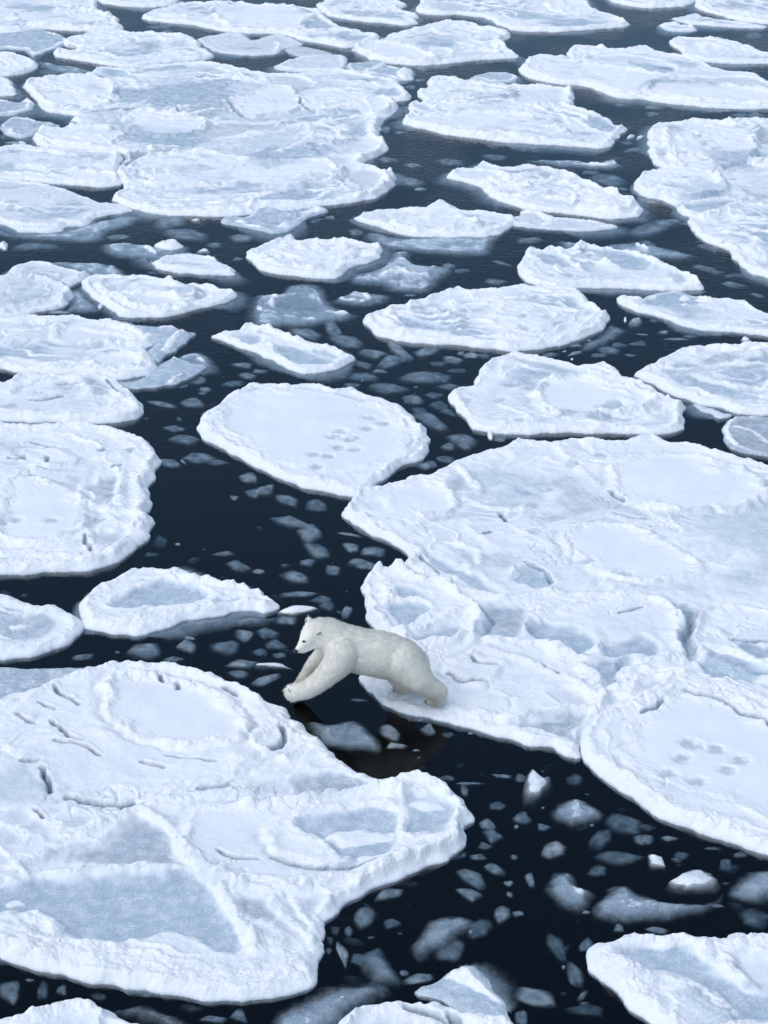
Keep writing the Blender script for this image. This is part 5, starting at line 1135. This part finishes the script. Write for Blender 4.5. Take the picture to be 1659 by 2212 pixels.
chunks(L9, G9, 1, 1, '690 130 70 34 0 .04 .2;1330 90 60 16 0 .1;1000 250 50 10 0 .06;1250 60 60 20 0 .05;480 140 60 20 0 .1;720 440 30 12 0 .04;1590 40 70 14 15 .08')

LAND = [(790,1440,'leaping bear'),(360,1300,'boat-shaped pool floe'),(680,940,'paw-printed round floe'),(170,1070,'wide left-edge floe'),(150,855,'round-ended left floe'),
    (615,745,'small ridge-backed floe'),(1050,680,'crusted oval floe'),(1200,850,'floe with oval plate'),(1550,670,'blue-topped right floe'),(1300,580,'curled-rim floe'),
    (1180,405,'rubbly leaf-shaped floe'),(940,475,'oval blue-white floe'),(680,550,'jagged-tip floe'),(340,630,'long lens-shaped floe'),(900,1800,'big lower left floe'),
    (1480,2090,'bottom right pool floe'),(1450,1650,'thick-rimmed right floe'),(1000,2050,'snow-topped ice block'),(880,2190,'rubbly bottom floe'),(100,2180,'bottom left corner floe'),
    (500,300,'largest far floe'),(1100,235,'notched far floe'),(1550,400,'knobbly right-edge floe'),(1400,150,'long slab-built far floe'),(170,740,'wide frosted left floe'),(1120,1530,'bear floe edge'),
    (1380,1910,'longest pale slab'),(150,470,'smooth wet bluish floe'),(250,90,'pointed far floe'),(920,100,'round far floe')]
ORD = 'first second third fourth fifth sixth seventh eighth ninth tenth eleventh twelfth thirteenth fourteenth fifteenth sixteenth seventeenth eighteenth nineteenth twentieth'.split()
def name_chunks():
    sets = {}
    for o, (u, v, look) in INFO.items():
        if not o['label'].startswith(('pale ice', 'small', 'dim ice', 'blurred')) : continue
        if o['label'].startswith('small bright'): continue
        a, b, w = min(LAND, key=lambda q: (q[0] - u) ** 2 + (1.5 * (q[1] - v)) ** 2)
        dx, dy = u - a, v - b
        side = ('right of' if dx > 0 else 'left of') if abs(dx) > 1.6 * abs(dy) else ('below' if dy > 0 else 'above')
        sets.setdefault((look, side, w), []).append((u, o))
    for (look, side, w), lst in sets.items():
        lst.sort(key=lambda q: q[0])
        for i, (u, o) in enumerate(lst):
            tail = '' if len(lst) == 1 else f', {ORD[i % 20]} from left'
            o['label'] = f'{look} ice chunk {side} the {w}{tail}'
name_chunks()

# fine brash: innumerable slivers drifting in the leads
def brash():
    rs = np.random.RandomState(5)
    V0, F0 = ico(1)
    Vs, Fs, n = [], [], 0
    spots = 0
    while spots < 700:
        y = 17 + 52 * rs.rand() ** 1.6
        x = (rs.rand() * 2 - 1) * (0.19 * math.hypot(y, CAM_H) + 0.6)
        dens = float(noise(np.array([x * 0.35]), np.array([y * 0.3]), 4)[0])
        if rs.rand() > 0.35 + 1.2 * dens: continue
        s = 0.025 + 0.11 * rs.rand() ** 2.5
        W = V0 * (1 + 0.35 * (rs.rand(len(V0), 1) - 0.5)) * np.array([1.2 + 0.9 * rs.rand(), 0.7, 0.4]) * s
        a = rs.normal() * 0.5; ca, sa = math.cos(a), math.sin(a)
        P = np.stack([W[:, 0] * ca - W[:, 1] * sa + x, W[:, 0] * sa + W[:, 1] * ca + y, W[:, 2] - 0.12 - 0.35 * rs.rand()], 1)
        Vs.append(P); Fs.append(F0 + n); n += len(V0); spots += 1
    V = np.concatenate(Vs); F = np.concatenate(Fs)
    me = mesh_np('brash_ice', V, F, M_CHUNK, {'snow': np.zeros(len(V)), 'thick': np.tile(0.8 * (1 - smooth(0.3, 1.0, np.hypot(V0[:, 0], V0[:, 1]))), spots)})
    o = link(bpy.data.objects.new('brash_ice', me))
    tag(o, 'fine slivers of brash ice drifting in the dark water', 'brash ice', kind='stuff')
brash()

# ---------------------------------------------------------------- the polar bear
def fur_material():
    m, n, l = new_mat('polar_bear_fur')
    b = n['Principled BSDF']
    geo = n.new('ShaderNodeNewGeometry')
    k = N_(n, 'ShaderNodeTexNoise', Scale=7.0, Detail=5.0, Roughness=0.65); l.new(geo.outputs['Position'], k.inputs['Vector'])
    k2 = N_(n, 'ShaderNodeTexNoise', Scale=60.0, Detail=2.0); l.new(geo.outputs['Position'], k2.inputs['Vector'])
    at = n.new('ShaderNodeAttribute'); at.attribute_name = 'stain'
    tn = n.new('ShaderNodeAttribute'); tn.attribute_name = 'tone'
    c = mix_rgb(n, l, ramp(n, l, k.outputs['Fac'], 0.3, 0.72), (0.92, 0.88, 0.775), (0.95, 0.92, 0.84))
    c = mix_rgb(n, l, math_(n, l, 'MULTIPLY', k2.outputs['Fac'], 0.25), c, (0.88, 0.83, 0.70))
    c = mix_rgb(n, l, tn.outputs['Fac'], c, (0.55, 0.51, 0.42))
    c = mix_rgb(n, l, at.outputs['Fac'], c, (0.42, 0.35, 0.22))
    l.new(c, b.inputs['Base Color']); b.inputs['Roughness'].default_value = 0.85
    b.inputs['Specular IOR Level'].default_value = 0.15
    bm = n.new('ShaderNodeBump'); bm.inputs['Distance'].default_value = 0.01; bm.inputs['Strength'].default_value = 0.4
    l.new(k2.outputs['Fac'], bm.inputs['Height']); l.new(bm.outputs[0], b.inputs['Normal'])
    return m

def build_bear():
    BS = 760 / 1659 * 1659 / 3072          # survey step of the close-up, in survey units
    def uv(bx, by): return (1100 + bx * 760 / 1659) * 1659 / 3072, (2420 + by * 760 / 1659) * 1659 / 3072
    gx_, gy_ = on_level(*uv(1400, 872), 0.15)
    Y0 = gy_ + 0.20
    def J(bx, by, dy): return on_plane_y(*uv(bx, by), Y0 + dy)
    k = BS / FOC * math.hypot(Y0, CAM_H) * 1.0
    bm = bmesh.new()
    def ball(p, r, sc=(1, 1, 1)):
        mtx = Matrix.Translation(p) @ Matrix.Diagonal((*sc, 1))
        bmesh.ops.create_icosphere(bm, subdivisions=3, radius=r, matrix=mtx)
    def chain(js):
        pts = [(J(x, y, dy), r * k) for x, y, dy, r in js]
        for (p, r), (q, s) in zip(pts, pts[1:]):
            n = max(2, int((q - p).length / (0.28 * min(r, s))) + 1)
            for i in range(n + 1):
                e = i / n; ee = e * e * (3 - 2 * e) * 0.5 + e * 0.5
                ball(p.lerp(q, e), r + (s - r) * ee)
    # head, neck, trunk
    chain([(186, 392, -.215, 19), (205, 380, -.20, 26), (232, 356, -.17, 36), (262, 318, -.13, 54), (300, 265, -.07, 78), (335, 232, -.03, 94), (400, 224, .01, 110), (470, 254, .03, 138), (560, 320, .02, 165), (650, 380, .0, 196), (780, 408, .0, 196), (900, 425, .0, 202), (1010, 452, .0, 198), (1110, 485, .0, 190), (1180, 530, .0, 168), (1240, 590, .0, 110)])
    chain([(215, 402, -.19, 22), (260, 385, -.15, 32), (310, 335, -.08, 55), (380, 300, -.03, 80)])          # jaw
    # near fore leg
    chain([(590, 420, -.17, 150), (552, 505, -.24, 124), (458, 604, -.27, 99), (372, 680, -.29, 85), (280, 742, -.31, 74), (190, 757, -.31, 72), (150, 763, -.31, 64)])
    for x, y in ((118, 722), (104, 748), (106, 778), (124, 802), (152, 816)): chain([(165, 765, -.30, 44), (x, y, -.32, 29)])
    # far fore leg
    chain([(510, 380, .18, 115), (438, 432, .26, 84), (374, 482, .29, 70), (322, 540, .29, 62), (262, 640, .28, 55), (212, 700, .26, 48)])
    for x, y in ((165, 700), (160, 720), (170, 738)): chain([(200, 705, .20, 36), (x, y, .20, 20)])
    # near hind leg
    chain([(1110, 490, -.08, 180), (1190, 575, -.16, 148), (1260, 655, -.24, 114), (1350, 715, -.24, 92), (1425, 748, -.22, 76), (1440, 805, -.21, 60), (1415, 832, -.21, 46), (1370, 845, -.21, 36)])
    for x, y in ((1340, 838), (1345, 852), (1362, 862)): chain([(1390, 842, -.21, 34), (x - 6, y, -.21, 21)])
    # far hind leg
    chain([(1090, 520, .18, 140), (1080, 620, .22, 100), (1120, 690, .24, 66), (1150, 730, .22, 48), (1105, 738, .22, 38), (1070, 735, .22, 30)])
    for x, y in ((1052, 725), (1056, 742), (1066, 752)): chain([(1090, 738, .22, 30), (x - 4, y, .22, 19)])
    # ears and tail
    for (x, y, dy) in ((388, 240, -.125), (292, 135, .11)):
        chain([(x + 8, y + 16, dy * 0.85, 32), (x, y - 2, dy, 29), (x - 2, y - 16, dy, 22)])
    chain([(1300, 560, .0, 50), (1345, 600, .0, 32), (1355, 625, .0, 18)])
    me = bpy.data.meshes.new('body'); bm.to_mesh(me); bm.free()
    tmp = bpy.data.objects.new('tmp', me); COL.objects.link(tmp)
    rm = tmp.modifiers.new('r', 'REMESH'); rm.mode = 'VOXEL'; rm.voxel_size = 0.016
    s_ = tmp.modifiers.new('s', 'SMOOTH'); s_.factor = 0.5; s_.iterations = 14
    dg = bpy.context.evaluated_depsgraph_get()
    ev = bpy.data.meshes.new_from_object(tmp.evaluated_get(dg))
    bpy.data.objects.remove(tmp, do_unlink=True)
    n = len(ev.vertices)
    V = np.empty(n * 3, np.float32); ev.vertices.foreach_get('co', V); V = V.reshape(-1, 3)
    Nn = np.empty(n * 3, np.float32); ev.vertices.foreach_get('normal', Nn); Nn = Nn.reshape(-1, 3)
    # muscle and coat unevenness
    V = V + Nn * (0.004 * noise(V[:, 0] * 6 + V[:, 1] * 3, V[:, 2] * 6 + V[:, 1] * 2, 2) + 0.002 * noise(V[:, 0] * 15, V[:, 2] * 15 + V[:, 1] * 9, 5))[:, None]
    ev.vertices.foreach_set('co', V.ravel())
    root_p = Vector((gx_, gy_, 0))
    # yellower, dirtier coat on the paws and under the thigh
    st = np.zeros(n, np.float32)
    for bx, by, dy, rr in ((1385, 850, -.21, .11), (1085, 738, .22, .12), (110, 745, -.29, .05), (215, 690, .2, .12), (330, 600, .2, .12)):
        p = np.array(J(bx, by, dy)); st = np.maximum(st, 0.75 * np.exp(-((V - p) ** 2).sum(1) / rr ** 2))
    at = ev.attributes.new('stain', 'FLOAT', 'POINT'); at.data.foreach_set('value', st)
    for p in ev.polygons: p.use_smooth = True
    ev.materials.clear(); ev.materials.append(fur_material())
    ev.transform(Matrix.Translation(-root_p)); ev.update()
    root = empty('polar_bear', root_p)
    tag(root, 'cream-white polar bear leaping left across the dark gap between floes', 'polar bear')
    ev.name = 'body'
    link(bpy.data.objects.new('body', ev), root)
    # coat: short blades lying back over the body
    rs = np.random.RandomState(3)
    fa = len(ev.polygons)
    cen = np.empty(fa * 3, np.float32); ev.polygons.foreach_get('center', cen); cen = cen.reshape(-1, 3)
    fnm = np.empty(fa * 3, np.float32); ev.polygons.foreach_get('normal', fnm); fnm = fnm.reshape(-1, 3)
    ar = np.empty(fa, np.float32); ev.polygons.foreach_get('area', ar)
    nb = 80000
    I = rs.choice(fa, nb, p=ar / ar.sum())
    P = cen[I] + rs.normal(size=(nb, 3)) * 0.006; Nb = fnm[I]
    face = np.array(J(240, 350, -.17)) - np.array(root_p)
    dface = np.linalg.norm(P - face, axis=1)
    L = (0.018 + 0.028 * rs.rand(nb)) * (0.25 + 0.75 * smooth(0.08, 0.45, dface))
    flow = np.tile(np.array([0.55, 0.0, -0.75]), (nb, 1)) + rs.normal(size=(nb, 3)) * 0.25
    flow -= Nb * (flow * Nb).sum(1)[:, None]
    flow /= np.linalg.norm(flow, axis=1)[:, None] + 1e-6
    D = Nb * 0.38 + flow * 0.9; D /= np.linalg.norm(D, axis=1)[:, None]
    S = np.cross(D, Nb); S /= np.linalg.norm(S, axis=1)[:, None] + 1e-6
    w = 0.0042
    B = P - Nb * 0.006
    tv = np.stack([B - S * w, B + S * w, B + D * (L + 0.006)[:, None]], 1).reshape(-1, 3)
    tf = np.arange(nb * 3).reshape(-1, 3)
    stf = np.repeat(np.interp(np.zeros(nb), [0, 1], [0, 0]), 3)
    p_abs = P + np.array(root_p); sb = np.zeros(nb)
    for bx, by, dy, rr in ((1385, 850, -.21, .11), (1085, 738, .22, .12), (110, 745, -.29, .05), (215, 690, .2, .12), (330, 600, .2, .12)):
        p = np.array(J(bx, by, dy)); sb = np.maximum(sb, 0.75 * np.exp(-((p_abs - p) ** 2).sum(1) / rr ** 2))
    fm = mesh_np('fur', tv, tf, ev.materials[0], {'stain': np.repeat(sb, 3), 'tone': np.repeat(0.42 * rs.rand(nb) ** 2, 3)}, np.repeat(Nb, 3, axis=0))
    o = link(bpy.data.objects.new('fur', fm), root); o['kind'] = 'stuff'
    # nose, eyes, inner ears, claws
    dark = plain_mat('black_skin', (0.012, 0.011, 0.011), 0.4, 0.2, 40)
    clawm = plain_mat('claw_horn', (0.035, 0.03, 0.025), 0.35, 0.2, 40)
    earm = plain_mat('ear_shadow_fur', (0.24, 0.21, 0.165), 0.9, 0.2, 60)
    def blob(name, p, r, sc, mat, rot=None):
        b2 = bmesh.new(); bmesh.ops.create_icosphere(b2, subdivisions=2, radius=r)
        for v in b2.verts:
            v.co = Vector((v.co.x * sc[0], v.co.y * sc[1], v.co.z * sc[2]))
        if rot is not None: bmesh.ops.rotate(b2, verts=b2.verts, matrix=rot.to_matrix())
        m2 = bpy.data.meshes.new(name); b2.to_mesh(m2); b2.free()
        for q in m2.polygons: q.use_smooth = True
        m2.materials.append(mat)
        o2 = link(bpy.data.objects.new(name, m2), root); o2.location = p - root_p
        return o2
    from mathutils.bvhtree import BVHTree
    bv = BVHTree.FromPolygons([v.co + root_p for v in ev.vertices], [p.vertices[:] for p in ev.polygons])
    camp = Vector((0, 0, CAM_H))
    def skin(bx, by):
        q = J(bx, by, 0); h = bv.ray_cast(camp, (q - camp).normalized())
        return (h[0], h[1]) if h[0] is not None else (None, None)
    axis = (J(186, 392, -.215) - J(262, 318, -.13)).normalized()
    blob('nose', J(178, 402, -.225), 0.038, (1.0, 1.15, 0.8), dark)
    p, nn = skin(252, 318)
    if p: blob('eye', p - nn * 0.002, 0.019, (1.4, 1.0, 0.8), dark)
    p2 = J(238, 300, -.02)
    h = bv.find_nearest(J(225, 290, .02))
    if h[0] is not None: blob('eye', h[0], 0.012, (1, 1, 1), dark)
    p, nn = skin(384, 250)
    if p: blob('inner_ear', p + nn * 0.000, 0.026, (1.35, 0.7, 0.6), earm, Quaternion((0, 1, 0), -0.6))
    h = bv.find_nearest(J(282, 140, .08))
    if h[0] is not None: blob('inner_ear', h[0], 0.018, (0.7, 1.0, 1.2), earm)
    h = bv.find_nearest(J(222, 424, -.21))
    if h[0] is not None: blob('lip', h[0], 0.014, (1.6, 0.8, 0.5), dark)
    def claw(x, y, dy, dx, dyy):
        a, b = J(x, y, dy), J(x + dx, y + dyy, dy)
        d_ = b - a; ln = d_.length
        b2 = bmesh.new(); bmesh.ops.create_cone(b2, cap_ends=True, segments=8, radius1=0.012, radius2=0.001, depth=ln)
        m2 = bpy.data.meshes.new('claw'); b2.to_mesh(m2); b2.free(); m2.materials.append(clawm)
        o2 = link(bpy.data.objects.new('claw', m2), root)
        o2.location = (a + b) / 2 - root_p; o2.rotation_mode = 'QUATERNION'; o2.rotation_quaternion = d_.to_track_quat('Z', 'Y')
    for x, y in ((106, 712), (88, 744), (90, 782), (108, 812), (140, 830)): claw(x - 2, y, -.33, -26, 12)
    for x, y in ((1336, 835), (1338, 852), (1352, 866)): claw(x - 10, y, -.22, -34, 10)
    for x, y in ((1050, 722), (1050, 742), (1060, 755)): claw(x - 8, y, .21, -32, 10)
    # dark soles glimpsed under the lifted fore paw
    for x, y, r in ((118, 738, .016), (132, 752, .018)):
        p, nn = skin(x, y)
        if p: blob('paw_pad', p - nn * 0.006, r, (1.0, 1.0, 0.7), plain_mat('paw_pad', (0.10, 0.09, 0.075), 0.8, 0.2, 40))
build_bear()
print('FLOE TRIS', TRI[0])
